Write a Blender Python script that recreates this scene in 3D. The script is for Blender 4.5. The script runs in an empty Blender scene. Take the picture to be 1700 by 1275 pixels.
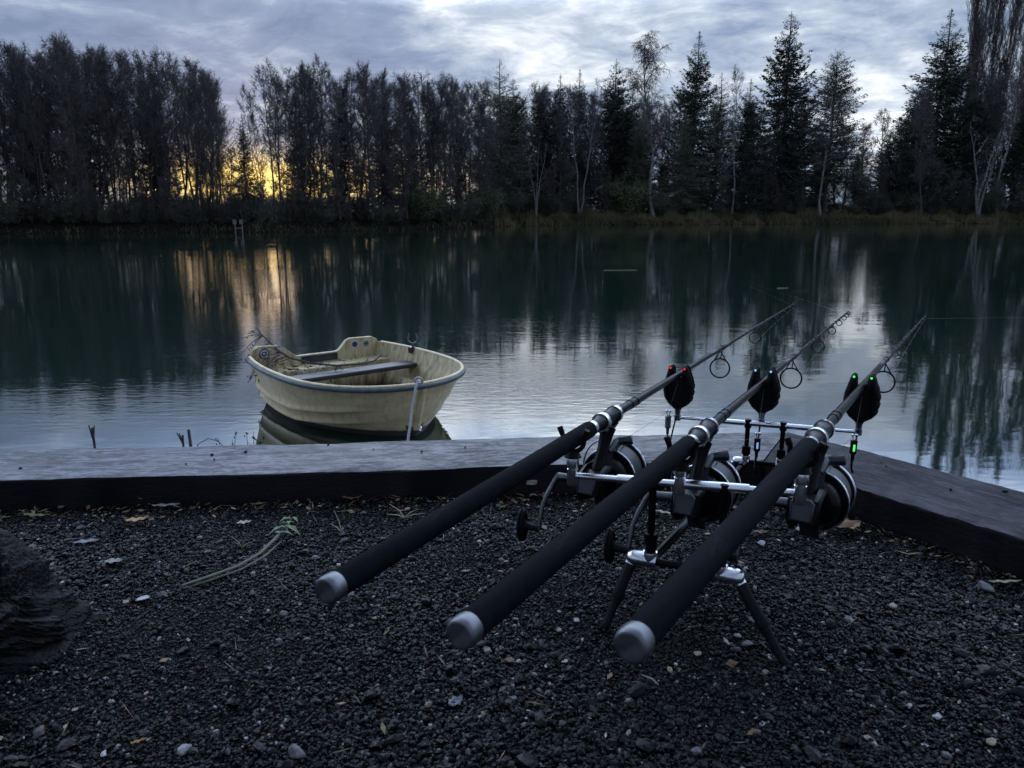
import bpy, math, random
import numpy as np
from mathutils import Vector, Matrix

random.seed(7)
R = math.radians
scene = bpy.context.scene
COL = scene.collection

# ------------------------------------------------------------------ camera
F_PX = 1250.0
PITCH = math.atan((637.5 - 351) / F_PX)
HC = .572                                  # lens height above the gravel
WZ = HC - 1.55                             # pond level
CP, SP = math.cos(PITCH), math.sin(PITCH)


def ray(u, v):
    a, b = (u - 850) / F_PX, (v - 637.5) / F_PX
    return Vector((a, CP - b * SP, -SP - b * CP))


def P(u, v, t):
    return Vector((0, 0, HC)) + ray(u, v) * t


def G(u, v, z=0.):
    d = ray(u, v)
    return Vector((0, 0, HC)) + d * ((z - HC) / d.z)


def far(u, Y):
    return (u - 850) / F_PX * CP * Y


def ztop(v, Y):
    d = ray(850, v)
    return HC + Y * d.z / d.y


cam = bpy.data.objects.new('camera', bpy.data.cameras.new('camera'))
COL.objects.link(cam)
cam.location = (0, 0, HC)
cam.rotation_euler = (math.pi / 2 - PITCH, 0, 0)
cam.data.sensor_width = 36
cam.data.lens = 36 * F_PX / 1700
cam.data.clip_start = .02
cam.data.clip_end = 6000
cam.data.dof.use_dof = True
cam.data.dof.focus_distance = 2.6
cam.data.dof.aperture_fstop = 20
scene.camera = cam


# ------------------------------------------------------------------ helpers
def thing(name, label, cat, loc=(0, 0, 0), rotz=0, group=None):
    o = bpy.data.objects.new(name, None)
    COL.objects.link(o)
    o.empty_display_size = .05
    o.location = loc
    o.rotation_euler = (0, 0, rotz)
    tag(o, label, cat, group)
    return o


def tag(o, label=None, cat=None, group=None, kind=None):
    if label: o['label'] = label
    if cat: o['category'] = cat
    if group: o['group'] = group
    if kind: o['kind'] = kind
    return o


def link(name, me, parent=None):
    o = bpy.data.objects.new(name, me)
    COL.objects.link(o)
    if parent is not None: o.parent = parent
    return o


def copy_tree(o, parent=None):
    c = o.copy()
    COL.objects.link(c)
    if parent is not None: c.parent = parent
    for ch in list(o.children):
        copy_tree(ch, c)
    return c


def frame_of(d):
    d = Vector(d).normalized()
    a = Vector((0, 0, 1)) if abs(d.z) < .9 else Vector((1, 0, 0))
    x = d.cross(a).normalized()
    return x, x.cross(d).normalized(), d


class MB:
    def __init__(self):
        self.v, self.f = [], []

    def tube(self, pts, r, n=10, caps=True, squash=1.):
        pts = [Vector(p) for p in pts]
        K = len(pts)
        rs = [r] * K if not hasattr(r, '__len__') else list(r)
        t0 = (pts[1] - pts[0]).normalized()
        x, y, _ = frame_of(t0)
        base = len(self.v)
        for i in range(K):
            t = (pts[min(i + 1, K - 1)] - pts[max(i - 1, 0)]).normalized()
            x = (x - t * x.dot(t)).normalized()
            y = t.cross(x)
            for k in range(n):
                a = 2 * math.pi * k / n
                self.v.append(pts[i] + x * (math.cos(a) * rs[i]) + y * (math.sin(a) * rs[i] * squash))
        for i in range(K - 1):
            for k in range(n):
                k2 = (k + 1) % n
                b = base + i * n
                self.f.append((b + k, b + k2, b + n + k2, b + n + k))
        if caps:
            self.f.append(tuple(base + k for k in reversed(range(n))))
            self.f.append(tuple(base + (K - 1) * n + k for k in range(n)))
        return self

    def lathe(self, o, d, prof, n=24):
        """prof: (distance along d, radius) pairs, sharp corners doubled by the caller"""
        o = Vector(o)
        x, y, d = frame_of(d)
        base = len(self.v)
        for s, r in prof:
            for k in range(n):
                a = 2 * math.pi * k / n
                self.v.append(o + d * s + x * (math.cos(a) * r) + y * (math.sin(a) * r))
        K = len(prof)
        for i in range(K - 1):
            for k in range(n):
                k2 = (k + 1) % n
                b = base + i * n
                self.f.append((b + k, b + k2, b + n + k2, b + n + k))
        self.f.append(tuple(base + k for k in reversed(range(n))))
        self.f.append(tuple(base + (K - 1) * n + k for k in range(n)))
        return self

    def torus(self, c, nrm, R_, r, n=28, m=8, a0=0, a1=2 * math.pi, up=None, ry=None):
        c = Vector(c)
        x, y, d = frame_of(nrm)
        if up is not None:
            y = (Vector(up) - d * Vector(up).dot(d)).normalized()
            x = y.cross(d)
        full = abs(a1 - a0 - 2 * math.pi) < 1e-6
        pts = []
        N = n if full else n + 1
        base = len(self.v)
        for i in range(N):
            a = a0 + (a1 - a0) * i / n
            rad = x * math.cos(a) + y * (math.sin(a) * ((ry or R_) / R_))
            p = c + rad * R_
            rn = rad.normalized()
            for k in range(m):
                b = 2 * math.pi * k / m
                self.v.append(p + rn * (math.cos(b) * r) + d * (math.sin(b) * r))
        for i in range(n):
            j = (i + 1) % N if full else i + 1
            for k in range(m):
                k2 = (k + 1) % m
                self.f.append((base + i * m + k, base + j * m + k, base + j * m + k2, base + i * m + k2))
        return self

    def sphere(self, c, r, n=12, m=8, sc=(1, 1, 1)):
        c = Vector(c)
        base = len(self.v)
        for i in range(m + 1):
            th = math.pi * i / m
            for k in range(n):
                a = 2 * math.pi * k / n
                self.v.append(c + Vector((math.sin(th) * math.cos(a) * r * sc[0], math.sin(th) * math.sin(a) * r * sc[1], math.cos(th) * r * sc[2])))
        for i in range(m):
            for k in range(n):
                k2 = (k + 1) % n
                self.f.append((base + i * n + k, base + (i + 1) * n + k, base + (i + 1) * n + k2, base + i * n + k2))
        return self

    def prism(self, out, o, ex, ey, ez, th, bev=.1, nb=3):
        """outline in (ex, ey), thickness th centred on ez, with a rounded rim"""
        o, ex, ey, ez = map(Vector, (o, ex, ey, ez))
        cx = sum(p[0] for p in out) / len(out)
        cy = sum(p[1] for p in out) / len(out)
        rings = []
        b = min(th * .45, bev)
        for i in range(nb + 1):
            a = math.pi / 2 * i / nb
            rings.append((-th / 2 + b * (1 - math.sin(a)), b * (1 - math.cos(a))))
        rings += [(-z, ins) for z, ins in reversed(rings)]
        base = len(self.v)
        n = len(out)
        # inward normals of the outline (counter-clockwise)
        nr = []
        for k in range(n):
            p0, p1 = out[k - 1], out[(k + 1) % n]
            dx, dy = p1[0] - p0[0], p1[1] - p0[1]
            l = math.hypot(dx, dy) or 1
            nr.append((-dy / l, dx / l))
        for z, ins in rings:
            for k, (px, py) in enumerate(out):
                self.v.append(o + ex * (px + nr[k][0] * ins) + ey * (py + nr[k][1] * ins) + ez * z)
        for i in range(len(rings) - 1):
            for k in range(n):
                k2 = (k + 1) % n
                b0 = base + i * n
                self.f.append((b0 + k, b0 + k2, b0 + n + k2, b0 + n + k))
        self.f.append(tuple(base + k for k in reversed(range(n))))
        self.f.append(tuple(base + (len(rings) - 1) * n + k for k in range(n)))
        return self

    def box(self, o, ex, ey, ez):
        """o centre; half-extent vectors"""
        o, ex, ey, ez = map(Vector, (o, ex, ey, ez))
        b = len(self.v)
        for k in (-1, 1):
            for i, j in ((-1, -1), (1, -1), (1, 1), (-1, 1)):
                self.v.append(o + ex * i + ey * j + ez * k)
        for f in ((0, 3, 2, 1), (4, 5, 6, 7), (0, 1, 5, 4), (1, 2, 6, 5), (2, 3, 7, 6), (3, 0, 4, 7)):
            self.f.append(tuple(b + i for i in f))
        return self

    def quad(self, a, b, c, d):
        k = len(self.v)
        self.v += [Vector(a), Vector(b), Vector(c), Vector(d)]
        self.f.append((k, k + 1, k + 2, k + 3))
        return self

    def build(self, name, mat, parent=None, origin=None, smooth=True, bevel=0):
        me = bpy.data.meshes.new(name)
        o0 = Vector(origin) if origin is not None else Vector((0, 0, 0))
        me.from_pydata([tuple(Vector(p) - o0) for p in self.v], [], self.f)
        me.materials.append(mat)
        if smooth:
            me.shade_smooth()
            try:
                me.set_sharp_from_angle(angle=R(38))
            except Exception:
                pass
        me.update()
        o = link(name, me, parent)
        if parent is None and origin is not None: o.location = o0
        if bevel:
            m = o.modifiers.new('bevel', 'BEVEL')
            m.width, m.segments, m.limit_method = bevel, 2, 'ANGLE'
        return o


def mesh_np(name, verts, faces_list, mats=None, matidx=None, smooth=False, attrs=None):
    """faces_list: arrays (n,3) or (n,4) of vertex ids"""
    me = bpy.data.meshes.new(name)
    verts = np.asarray(verts, np.float32)
    me.vertices.add(len(verts))
    me.vertices.foreach_set('co', verts.ravel())
    loops = np.concatenate([np.asarray(f, np.int32).ravel() for f in faces_list])
    tot = np.concatenate([np.full(len(f), f.shape[1], np.int32) for f in faces_list])
    st = np.concatenate([[0], np.cumsum(tot)[:-1]]).astype(np.int32)
    me.loops.add(len(loops))
    me.loops.foreach_set('vertex_index', loops)
    me.polygons.add(len(tot))
    me.polygons.foreach_set('loop_start', st)
    me.polygons.foreach_set('loop_total', tot)
    for m in mats or []: me.materials.append(m)
    if matidx is not None:
        me.polygons.foreach_set('material_index', np.asarray(matidx, np.int32))
    me.polygons.foreach_set('use_smooth', np.full(len(tot), smooth, bool))
    for k, a in (attrs or {}).items():
        at = me.attributes.new(k, 'FLOAT', 'POINT')
        at.data.foreach_set('value', np.asarray(a, np.float32))
    me.update(calc_edges=True)
    return me


# ------------------------------------------------------------------ materials
class NT:
    def __init__(self, tree):
        self.t = tree
        self.n = tree.nodes
        self.l = tree.links

    def new(self, kind, **kw):
        nd = self.n.new(kind)
        for k, v in kw.items(): setattr(nd, k, v)
        return nd

    def put(self, sock, val):
        if isinstance(val, bpy.types.NodeSocket):
            self.l.new(val, sock)
        else:
            sock.default_value = val

    def m(self, op, a, b=0., c=None, clamp=False):
        nd = self.new('ShaderNodeMath', operation=op, use_clamp=clamp)
        self.put(nd.inputs[0], a)
        self.put(nd.inputs[1], b)
        if c is not None: self.put(nd.inputs[2], c)
        return nd.outputs[0]

    def vm(self, op, a, b):
        nd = self.new('ShaderNodeVectorMath', operation=op)
        self.put(nd.inputs[0], a)
        self.put(nd.inputs[1], b)
        return nd.outputs['Value'] if op in ('DOT_PRODUCT', 'LENGTH') else nd.outputs[0]

    def noise(self, vec, scale, detail=4., rough=.55, dist=0.):
        nd = self.new('ShaderNodeTexNoise')
        if vec is not None: self.put(nd.inputs['Vector'], vec)
        nd.inputs['Scale'].default_value = scale
        nd.inputs['Detail'].default_value = detail
        nd.inputs['Roughness'].default_value = rough
        nd.inputs['Distortion'].default_value = dist
        return nd.outputs['Fac']

    def ramp(self, fac, stops):
        nd = self.new('ShaderNodeValToRGB')
        self.put(nd.inputs[0], fac)
        el = nd.color_ramp.elements
        while len(el) < len(stops): el.new(.5)
        for e, (p, c) in zip(el, stops):
            e.position = p
            e.color = (*c, 1) if len(c) == 3 else c
        return nd.outputs[0]

    def mix(self, fac, a, b, blend='MIX'):
        nd = self.new('ShaderNodeMix', data_type='RGBA', blend_type=blend)
        self.put(nd.inputs[0], fac)
        for s, v in ((nd.inputs[6], a), (nd.inputs[7], b)):
            self.put(s, v if isinstance(v, bpy.types.NodeSocket) else (*v, 1))
        return nd.outputs[2]

    def scalev(self, vec, sc):
        nd = self.new('ShaderNodeMapping')
        self.put(nd.inputs['Vector'], vec)
        nd.inputs['Scale'].default_value = sc
        return nd.outputs[0]

    def bump(self, h, strength=.5, dist=.01, normal=None):
        nd = self.new('ShaderNodeBump')
        nd.inputs['Strength'].default_value = strength
        nd.inputs['Distance'].default_value = dist
        self.put(nd.inputs['Height'], h)
        if normal is not None: self.put(nd.inputs['Normal'], normal)
        return nd.outputs[0]


def mat(name, col, rough=.6, metal=0., spec=None, fn=None, ior=None, emis=None, estr=0.):
    m = bpy.data.materials.new(name)
    m.use_nodes = True
    nt = NT(m.node_tree)
    b = m.node_tree.nodes['Principled BSDF']
    b.inputs['Base Color'].default_value = (*col, 1)
    b.inputs['Roughness'].default_value = rough
    b.inputs['Metallic'].default_value = metal
    if spec is not None: b.inputs['Specular IOR Level'].default_value = spec
    if ior: b.inputs['IOR'].default_value = ior
    if emis:
        b.inputs['Emission Color'].default_value = (*emis, 1)
        b.inputs['Emission Strength'].default_value = estr
    if fn: fn(nt, b)
    return m


def objco(nt): return nt.new('ShaderNodeTexCoord').outputs['Object']


def f_noisy(c1, c2, scale, bump=0., bdist=.002, rr=None, detail=6., stretch=(1, 1, 1)):
    def fn(nt, b):
        v = nt.scalev(objco(nt), stretch)
        n = nt.noise(v, scale, detail)
        nt.put(b.inputs['Base Color'], nt.ramp(n, [(.3, c1), (.7, c2)]))
        if rr:
            n2 = nt.noise(v, scale * .37, 5)
            mr = nt.new('ShaderNodeMapRange')
            nt.put(mr.inputs[0], n2)
            mr.inputs[1].default_value, mr.inputs[2].default_value = .3, .7
            mr.inputs[3].default_value, mr.inputs[4].default_value = rr
            nt.put(b.inputs['Roughness'], mr.outputs[0])
        if bump:
            nt.put(b.inputs['Normal'], nt.bump(nt.noise(v, scale * 2.3, 5), bump, bdist))
    return fn


def attr(nt, name):
    return nt.new('ShaderNodeAttribute', attribute_name=name).outputs['Fac']


M = {}
M['foam'] = mat('foam_grip', (.008, .008, .009), .75, spec=.05, fn=f_noisy((.0038, .0046, .0062), (.0085, .0098, .0125), 60, .35, .0006, (.55, .8)))
def f_foam(nt, b):
    co = objco(nt)
    n = nt.noise(co, 60, 6)
    sc = nt.noise(nt.scalev(co, (9, 40, 40)), 1., 7, .7, .8)
    c = nt.ramp(n, [(.3, (.0038, .0046, .0062)), (.7, (.0075, .0088, .0115))])
    k = nt.m('MULTIPLY', nt.m('SUBTRACT', sc, .60, clamp=True), 3.2, clamp=True)
    nt.put(b.inputs['Base Color'], nt.mix(k, c, (.030, .030, .032)))
    nt.put(b.inputs['Roughness'], nt.m('MULTIPLY_ADD', n, .25, .65))
    nt.put(b.inputs['Normal'], nt.bump(nt.noise(co, 420, 3), .5, .0008))


M['foam'] = mat('foam_grip', (.008, .008, .009), .75, spec=.03, fn=f_foam)
M['carbon'] = mat('carbon_blank', (.005, .005, .006), .25, spec=.07, fn=f_noisy((.004, .004, .005), (.009, .009, .010), 40, 0, 0, (.16, .34)))
M['plastic'] = mat('black_plastic', (.004, .004, .005), 0.34, spec=.09, fn=f_noisy((.0018, .0018, .0023), (.0045, .0045, .0055), 90, .12, .0004, (.22, .42)))
M['matt_plastic'] = mat('matt_black_plastic', (.005, .005, .006), .55, spec=.13, fn=f_noisy((.004, .004, .005), (.008, .008, .009), 120, .25, .0004))
M['blue_black'] = mat('graphite_lacquer', (.03, .035, .045), .33, fn=f_noisy((.008, .010, .014), (.026, .032, .042), 70, .1, .0004, (.22, .45)))
M['steel'] = mat('brushed_steel', (.55, .56, .58), .24, 1., fn=f_noisy((.66, .67, .70), (.86, .87, .89), 55, .05, .0003, (.12, .28)))
M['dull_steel'] = mat('dull_steel', (.2, .205, .22), .42, 1., fn=f_noisy((.12, .125, .14), (.21, .215, .23), 80, .1, .0003, (.32, .55)))
M['gun'] = mat('gunmetal', (.10, .10, .11), .35, 1., fn=f_noisy((.07, .07, .08), (.13, .13, .14), 60, 0, 0, (.28, .45)))
M['line'] = mat('fishing_line', (.02, .022, .02), .35)


def f_spool(nt, b):
    v = nt.scalev(objco(nt), (900, 60, 60))
    n = nt.noise(v, 1, 3)
    nt.put(b.inputs['Base Color'], nt.ramp(n, [(.38, (.006, .008, .007)), (.62, (.050, .056, .050))]))
    nt.put(b.inputs['Normal'], nt.bump(n, .5, .0008))


M['spooled'] = mat('wound_line', (.03, .035, .03), .45, fn=f_spool)
for nm, c in (('red', (1, .03, .02)), ('blue', (.30, .52, 1)), ('green', (.10, 1, .16))):
    M['led_' + nm] = mat('lamp_' + nm, tuple(x * .3 for x in c), .2, emis=c, estr=.85)
    M['glow_' + nm] = mat('glow_tube_' + nm, tuple(x * .3 for x in c), .3, emis=c, estr=.55 if nm == 'blue' else .9)


def f_gravel(nt, b):
    t = attr(nt, 'tone')
    c = nt.ramp(t, [(0, (.0005, .0006, .0010)), (.45, (.0013, .0015, .0023)), (.8, (.0056, .0061, .0080)), (.93, (.034, .035, .039)), (.965, (.17, .165, .15)), (1, (.42, .41, .38))])
    n = nt.noise(objco(nt), 260, 4)
    hue = nt.noise(objco(nt), 70, 2)
    c = nt.mix(1., c, nt.ramp(hue, [(.35, (.85, .95, 1.15)), (.62, (1.05, 1., .95)), (.72, (1.5, 1.15, .85))]), 'MULTIPLY')
    nt.put(b.inputs['Base Color'], nt.mix(1., c, nt.ramp(n, [(.3, (.55, .55, .55)), (.75, (1.25, 1.22, 1.2))]), 'MULTIPLY'))
    nt.put(b.inputs['Normal'], nt.bump(n, .5, .0015))
    nt.put(b.inputs['Roughness'], nt.m('MULTIPLY_ADD', n, .45, .14))


M['gravel'] = mat('crushed_basalt', (.02, .02, .024), .55, spec=.19, fn=f_gravel)
M['ground'] = mat('gravel_bed', (.01, .01, .012), .8, fn=f_noisy((.005, .005, .007), (.018, .018, .022), 130, .8, .006))
M['earth'] = mat('dark_earth', (.02, .018, .015), .95, spec=.03, fn=f_noisy((.008, .0075, .006), (.024, .021, .016), 3, .6, .05))


def f_pebble(c1, c2):
    def fn(nt, b):
        n = nt.noise(objco(nt), 90, 6)
        nt.put(b.inputs['Base Color'], nt.ramp(n, [(.35, c1), (.65, c2)]))
        nt.put(b.inputs['Normal'], nt.bump(n, .5, .002))
    return fn


M['white_stone'] = mat('white_stone', (.5, .5, .5), .6, fn=f_pebble((.26, .26, .27), (.5, .5, .5)))
M['grey_stone'] = mat('grey_stone', (.09, .09, .1), .55, fn=f_pebble((.045, .047, .052), (.12, .12, .13)))
M['tan_stone'] = mat('tan_stone', (.25, .2, .13), .55, fn=f_pebble((.17, .13, .085), (.33, .27, .18)))


def f_rock(nt, b):
    co = objco(nt)
    v = nt.scalev(co, (1, 1, 1))
    rot = nt.new('ShaderNodeMapping')
    nt.put(rot.inputs[0], co)
    rot.inputs['Rotation'].default_value = (0, R(38), 0)
    rot.inputs['Scale'].default_value = (6, 10, 55)
    n = nt.noise(rot.outputs[0], 1.2, 8, .65, .4)
    n2 = nt.noise(co, 60, 6)
    nt.put(b.inputs['Base Color'], nt.ramp(nt.m('MULTIPLY_ADD', n2, .35, nt.m('MULTIPLY', n, .7)), [(.42, (.0012, .0012, .0016)), (.60, (.004, .004, .0048)), (.72, (.045, .042, .045)), (.85, (.11, .10, .105))]))
    nt.put(b.inputs['Normal'], nt.bump(n2, .5, .006, nt.bump(n, .9, .02)))
    nt.put(b.inputs['Roughness'], nt.m('MULTIPLY_ADD', n, .35, .5))


M['rock'] = mat('dark_layered_rock', (.02, .02, .02), .6, spec=.25, fn=f_rock)


def f_timber(nt, b, top=False):
    co = objco(nt)
    g = nt.scalev(co, (10, 42, 42))
    n = nt.noise(g, 1.0, 8, .68, 1.1)
    fine = nt.noise(nt.scalev(co, (60, 150, 150)), 1., 6, .7, .3)
    bl = nt.noise(co, 7, 6, .6, .5)
    spk = nt.noise(co, 150, 3, .6)
    h = nt.m('ADD', nt.m('MULTIPLY', n, .62), nt.m('MULTIPLY', fine, .38))
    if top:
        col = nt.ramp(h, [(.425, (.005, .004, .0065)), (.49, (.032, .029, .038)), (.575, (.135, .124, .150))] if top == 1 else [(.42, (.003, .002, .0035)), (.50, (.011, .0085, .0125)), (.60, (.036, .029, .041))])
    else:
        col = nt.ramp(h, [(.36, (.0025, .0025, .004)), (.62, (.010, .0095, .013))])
    col = nt.mix(nt.m('MULTIPLY', nt.m('SUBTRACT', bl, .42, clamp=True), 2.4, clamp=True), col, (.022, .018, .026) if top else (.004, .004, .006))
    nt.put(b.inputs['Base Color'], col)
    rg = nt.new('ShaderNodeMapRange')
    nt.put(rg.inputs[0], nt.m('ADD', nt.m('MULTIPLY', h, .6), nt.m('MULTIPLY', bl, .4)))
    rg.inputs[1].default_value, rg.inputs[2].default_value = .36, .62
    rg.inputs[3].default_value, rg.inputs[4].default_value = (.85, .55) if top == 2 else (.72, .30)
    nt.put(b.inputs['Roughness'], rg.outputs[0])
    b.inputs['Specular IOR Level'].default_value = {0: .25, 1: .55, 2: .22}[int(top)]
    nt.put(b.inputs['Normal'], nt.bump(nt.m('ADD', h, nt.m('MULTIPLY', spk, .35)), .6, .003))


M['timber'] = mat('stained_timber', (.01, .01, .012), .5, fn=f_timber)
M['timber_top'] = mat('worn_sheen_timber', (.06, .05, .06), .5, fn=lambda nt, b: f_timber(nt, b, 1))  # weathered grain, with grazing sky sheen put into the lighter colour
M['timber_top_dark'] = mat('dim_sheen_timber', (.04, .03, .04), .5, fn=lambda nt, b: f_timber(nt, b, 2))  # right timber: darker top, weaker sky sheen put into its colour


def f_water(nt, b):
    g = nt.new('ShaderNodeNewGeometry').outputs['Position']
    a = nt.noise(nt.scalev(g, (1.6, 3.6, 1)), 1.0, 3, .5, .3)
    c = nt.noise(nt.scalev(g, (5.5, 13, 1)), 1.0, 3, .55, .2)
    patch = nt.noise(nt.scalev(g, (.16, .34, 1)), 1.0, 2, .5, .5)
    pm = nt.m('MULTIPLY', nt.m('SUBTRACT', patch, .40, clamp=True), 4.5, clamp=True)
    h = nt.m('ADD', nt.m('MULTIPLY', a, .36), nt.m('MULTIPLY', nt.m('MULTIPLY', c, pm), .55))
    nt.put(b.inputs['Normal'], nt.bump(h, 1., WATER_BUMP))


WATER_BUMP = .0036
M['water'] = mat('pond_water', (.007, .020, .014), .03, ior=2.0, fn=f_water)


def f_hull(nt, b):
    co = objco(nt)
    sep = nt.new('ShaderNodeSeparateXYZ')
    nt.put(sep.inputs[0], co)
    n = nt.noise(nt.scalev(co, (2.5, 2.5, 9)), 1.6, 7, .65, .6)
    f2 = nt.noise(nt.scalev(co, (26, 26, 4)), 1., 6, .65)
    base = nt.ramp(n, [(.3, (.64, .49, .26)), (.62, (.86, .70, .41))])
    base = nt.mix(nt.m('MULTIPLY', nt.m('SUBTRACT', f2, .5, clamp=True), 2.2, clamp=True), base, (.26, .205, .115))
    # tide mark: grey antifouling below the line
    z = nt.m('ADD', sep.outputs[2], nt.m('MULTIPLY', nt.m('SUBTRACT', n, .5), .03))
    k = nt.new('ShaderNodeMapRange')
    nt.put(k.inputs[0], z)
    k.inputs[1].default_value, k.inputs[2].default_value = .055, .043
    nt.put(b.inputs['Base Color'], nt.mix(k.outputs[0], base, (.075, .07, .062)))
    nt.put(b.inputs['Normal'], nt.bump(n, .12, .004))
    nt.put(b.inputs['Roughness'], nt.m('MULTIPLY_ADD', f2, .3, .3))


M['hull'] = mat('cream_gelcoat', (.42, .34, .2), .42, fn=f_hull)


def f_liner(nt, b):
    co = objco(nt)
    sep = nt.new('ShaderNodeSeparateXYZ')
    nt.put(sep.inputs[0], co)
    n = nt.noise(nt.scalev(co, (16, 16, 3.2)), 1.2, 8, .7, .4)
    base = nt.ramp(n, [(.30, (.12, .10, .045)), (.46, (.40, .33, .18)), (.66, (.62, .54, .34))])
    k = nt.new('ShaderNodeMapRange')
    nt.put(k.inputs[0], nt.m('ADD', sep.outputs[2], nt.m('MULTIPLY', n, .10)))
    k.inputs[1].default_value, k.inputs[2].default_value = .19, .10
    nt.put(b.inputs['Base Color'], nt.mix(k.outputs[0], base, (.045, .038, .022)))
    nt.put(b.inputs['Normal'], nt.bump(n, .2, .004))


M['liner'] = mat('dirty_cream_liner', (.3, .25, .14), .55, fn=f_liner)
M['rub'] = mat('grey_blue_rubber', (.06, .085, .095), .5, fn=f_noisy((.045, .062, .07), (.10, .13, .14), 14, .15, .002, (.4, .65)))
M['thwart'] = mat('black_wet_board', (.02, .02, .024), .34, fn=f_noisy((.014, .014, .018), (.04, .04, .05), 8, .2, .002, (.22, .5), stretch=(8, 1, 1)))
M['rope'] = mat('pale_rope', (.5, .5, .48), .8, fn=f_noisy((.36, .36, .35), (.68, .68, .66), 120, .4, .002))
M['sticker_blue'] = mat('blue_sticker', (.02, .035, .13), .4)
M['sticker_white'] = mat('white_sticker', (.55, .56, .6), .4, fn=f_noisy((.4, .4, .45), (.6, .6, .64), 60))
M['sticker_red'] = mat('pink_sticker', (.45, .25, .25), .4, fn=f_noisy((.36, .17, .17), (.55, .36, .36), 70))
M['sticker_dark'] = mat('dark_sticker_print', (.05, .03, .04), .4)
M['sticker_green'] = mat('green_sticker_print', (.12, .2, .08), .5)
M['bark'] = mat('dark_bark', (.035, .03, .027), .9, fn=f_noisy((.035, .031, .03), (.105, .092, .085), 5, .6, .03, stretch=(3, 3, .6)))


def f_birch(nt, b):
    v = nt.scalev(objco(nt), (1.2, 1.2, 7))
    n = nt.noise(v, 1.3, 5, .65)
    nt.put(b.inputs['Base Color'], nt.ramp(n, [(.36, (.03, .028, .026)), (.46, (.15, .145, .14)), (.7, (.24, .235, .225))]))


M['birch'] = mat('birch_bark', (.4, .4, .38), .75, fn=f_birch)
M['pale_bark'] = mat('pale_grey_bark', (.2, .19, .18), .8, fn=f_noisy((.10, .095, .09), (.26, .25, .235), 3, .4, .02, stretch=(2, 2, 1)))


def leafmat(name, c1, c2, rough=.65):
    def fn(nt, b):
        t = attr(nt, 'tone')
        rnd = nt.new('ShaderNodeObjectInfo').outputs['Random']
        c = nt.ramp(t, [(0, c1), (1, c2)])
        nt.put(b.inputs['Base Color'], nt.mix(1., c, nt.ramp(rnd, [(0, (.75, .75, .78)), (1, (1.25, 1.2, 1.1))]), 'MULTIPLY'))
    return mat(name, c1, rough, fn=fn, spec=.3)


M['alder_leaf'] = leafmat('dry_brown_leaf', (.042, .040, .040), (.115, .105, .094))
M['twig'] = leafmat('fine_twig', (.050, .047, .049), (.108, .100, .102))
M['spruce'] = leafmat('spruce_needles', (.016, .026, .020), (.050, .074, .052))
M['larch'] = leafmat('olive_needles', (.045, .055, .036), (.125, .135, .082))
M['gold_leaf'] = leafmat('yellowing_leaf', (.085, .062, .034), (.25, .175, .085))
M['bush_leaf'] = leafmat('bush_leaf', (.045, .050, .038), (.125, .13, .085))
M['green_bush'] = leafmat('green_bush_leaf', (.060, .076, .036), (.17, .19, .09))
M['bank_grass'] = leafmat('bank_grass', (.036, .044, .022), (.18, .145, .072), .7)
M['wood_post'] = mat('grey_wood', (.16, .14, .12), .8, fn=f_noisy((.09, .08, .07), (.22, .2, .17), 8, .3, .01))


def f_leaf(c1, c2):
    return f_noisy(c1, c2, 45, .3, .001)


M['leaf_olive'] = mat('olive_leaf', (.14, .12, .05), .55, fn=f_leaf((.10, .085, .035), (.19, .16, .07)))
M['leaf_orange'] = mat('orange_leaf', (.4, .24, .09), .55, fn=f_leaf((.30, .17, .06), (.48, .31, .13)))
M['leaf_grey'] = mat('grey_leaf', (.22, .22, .2), .55, fn=f_leaf((.13, .135, .13), (.27, .27, .25)))
M['leaf_pale'] = mat('pale_leaf', (.36, .33, .22), .55, fn=f_leaf((.28, .25, .16), (.44, .41, .3)))
M['leaf_brown'] = mat('brown_leaf', (.16, .085, .035), .5, fn=f_leaf((.07, .035, .016), (.25, .14, .06)))
M['leaf_blue'] = mat('blue_grey_leaf', (.11, .13, .16), .45, fn=f_leaf((.07, .085, .11), (.16, .18, .21)))
M['weed_stem'] = mat('weed_stem', (.10, .11, .03), .55, fn=f_noisy((.016, .020, .005), (.065, .070, .018), 60, .3, .001))
M['weed_leaf'] = mat('weed_leaf', (.16, .21, .10), .55, fn=f_noisy((.09, .13, .06), (.25, .3, .18), 60, .3, .001))
M['crumb'] = mat('black_crumb', (.008, .008, .008), .8)

# ------------------------------------------------------------------ world
SUN_AZ, SUN_EL = math.atan((400 - 850) / F_PX), R(3.5)
world = bpy.data.worlds.new('World')
scene.world = world
world.use_nodes = True
w = NT(world.node_tree)
bg = world.node_tree.nodes['Background']
dirn = w.vm('NORMALIZE', w.new('ShaderNodeTexCoord').outputs['Generated'], (0, 0, 0))
sep = w.new('ShaderNodeSeparateXYZ')
w.put(sep.inputs[0], dirn)
zc = w.m('MAXIMUM', sep.outputs[2], 0.)
inv = w.m('DIVIDE', 1., w.m('ADD', zc, .22))
pl = w.new('ShaderNodeCombineXYZ')
w.put(pl.inputs[0], w.m('MULTIPLY', sep.outputs[0], inv))
w.put(pl.inputs[1], w.m('MULTIPLY', sep.outputs[1], inv))
big = w.noise(w.scalev(pl.outputs[0], (.85, 1.1, 1)), 1.0, 4, .5, .6)
mid = w.noise(w.scalev(pl.outputs[0], (2.7, 3.2, 1)), 1.0, 9, .62, .7)
fine = w.noise(w.scalev(pl.outputs[0], (8.0, 9.0, 1)), 1.0, 6, .6, .4)


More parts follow.
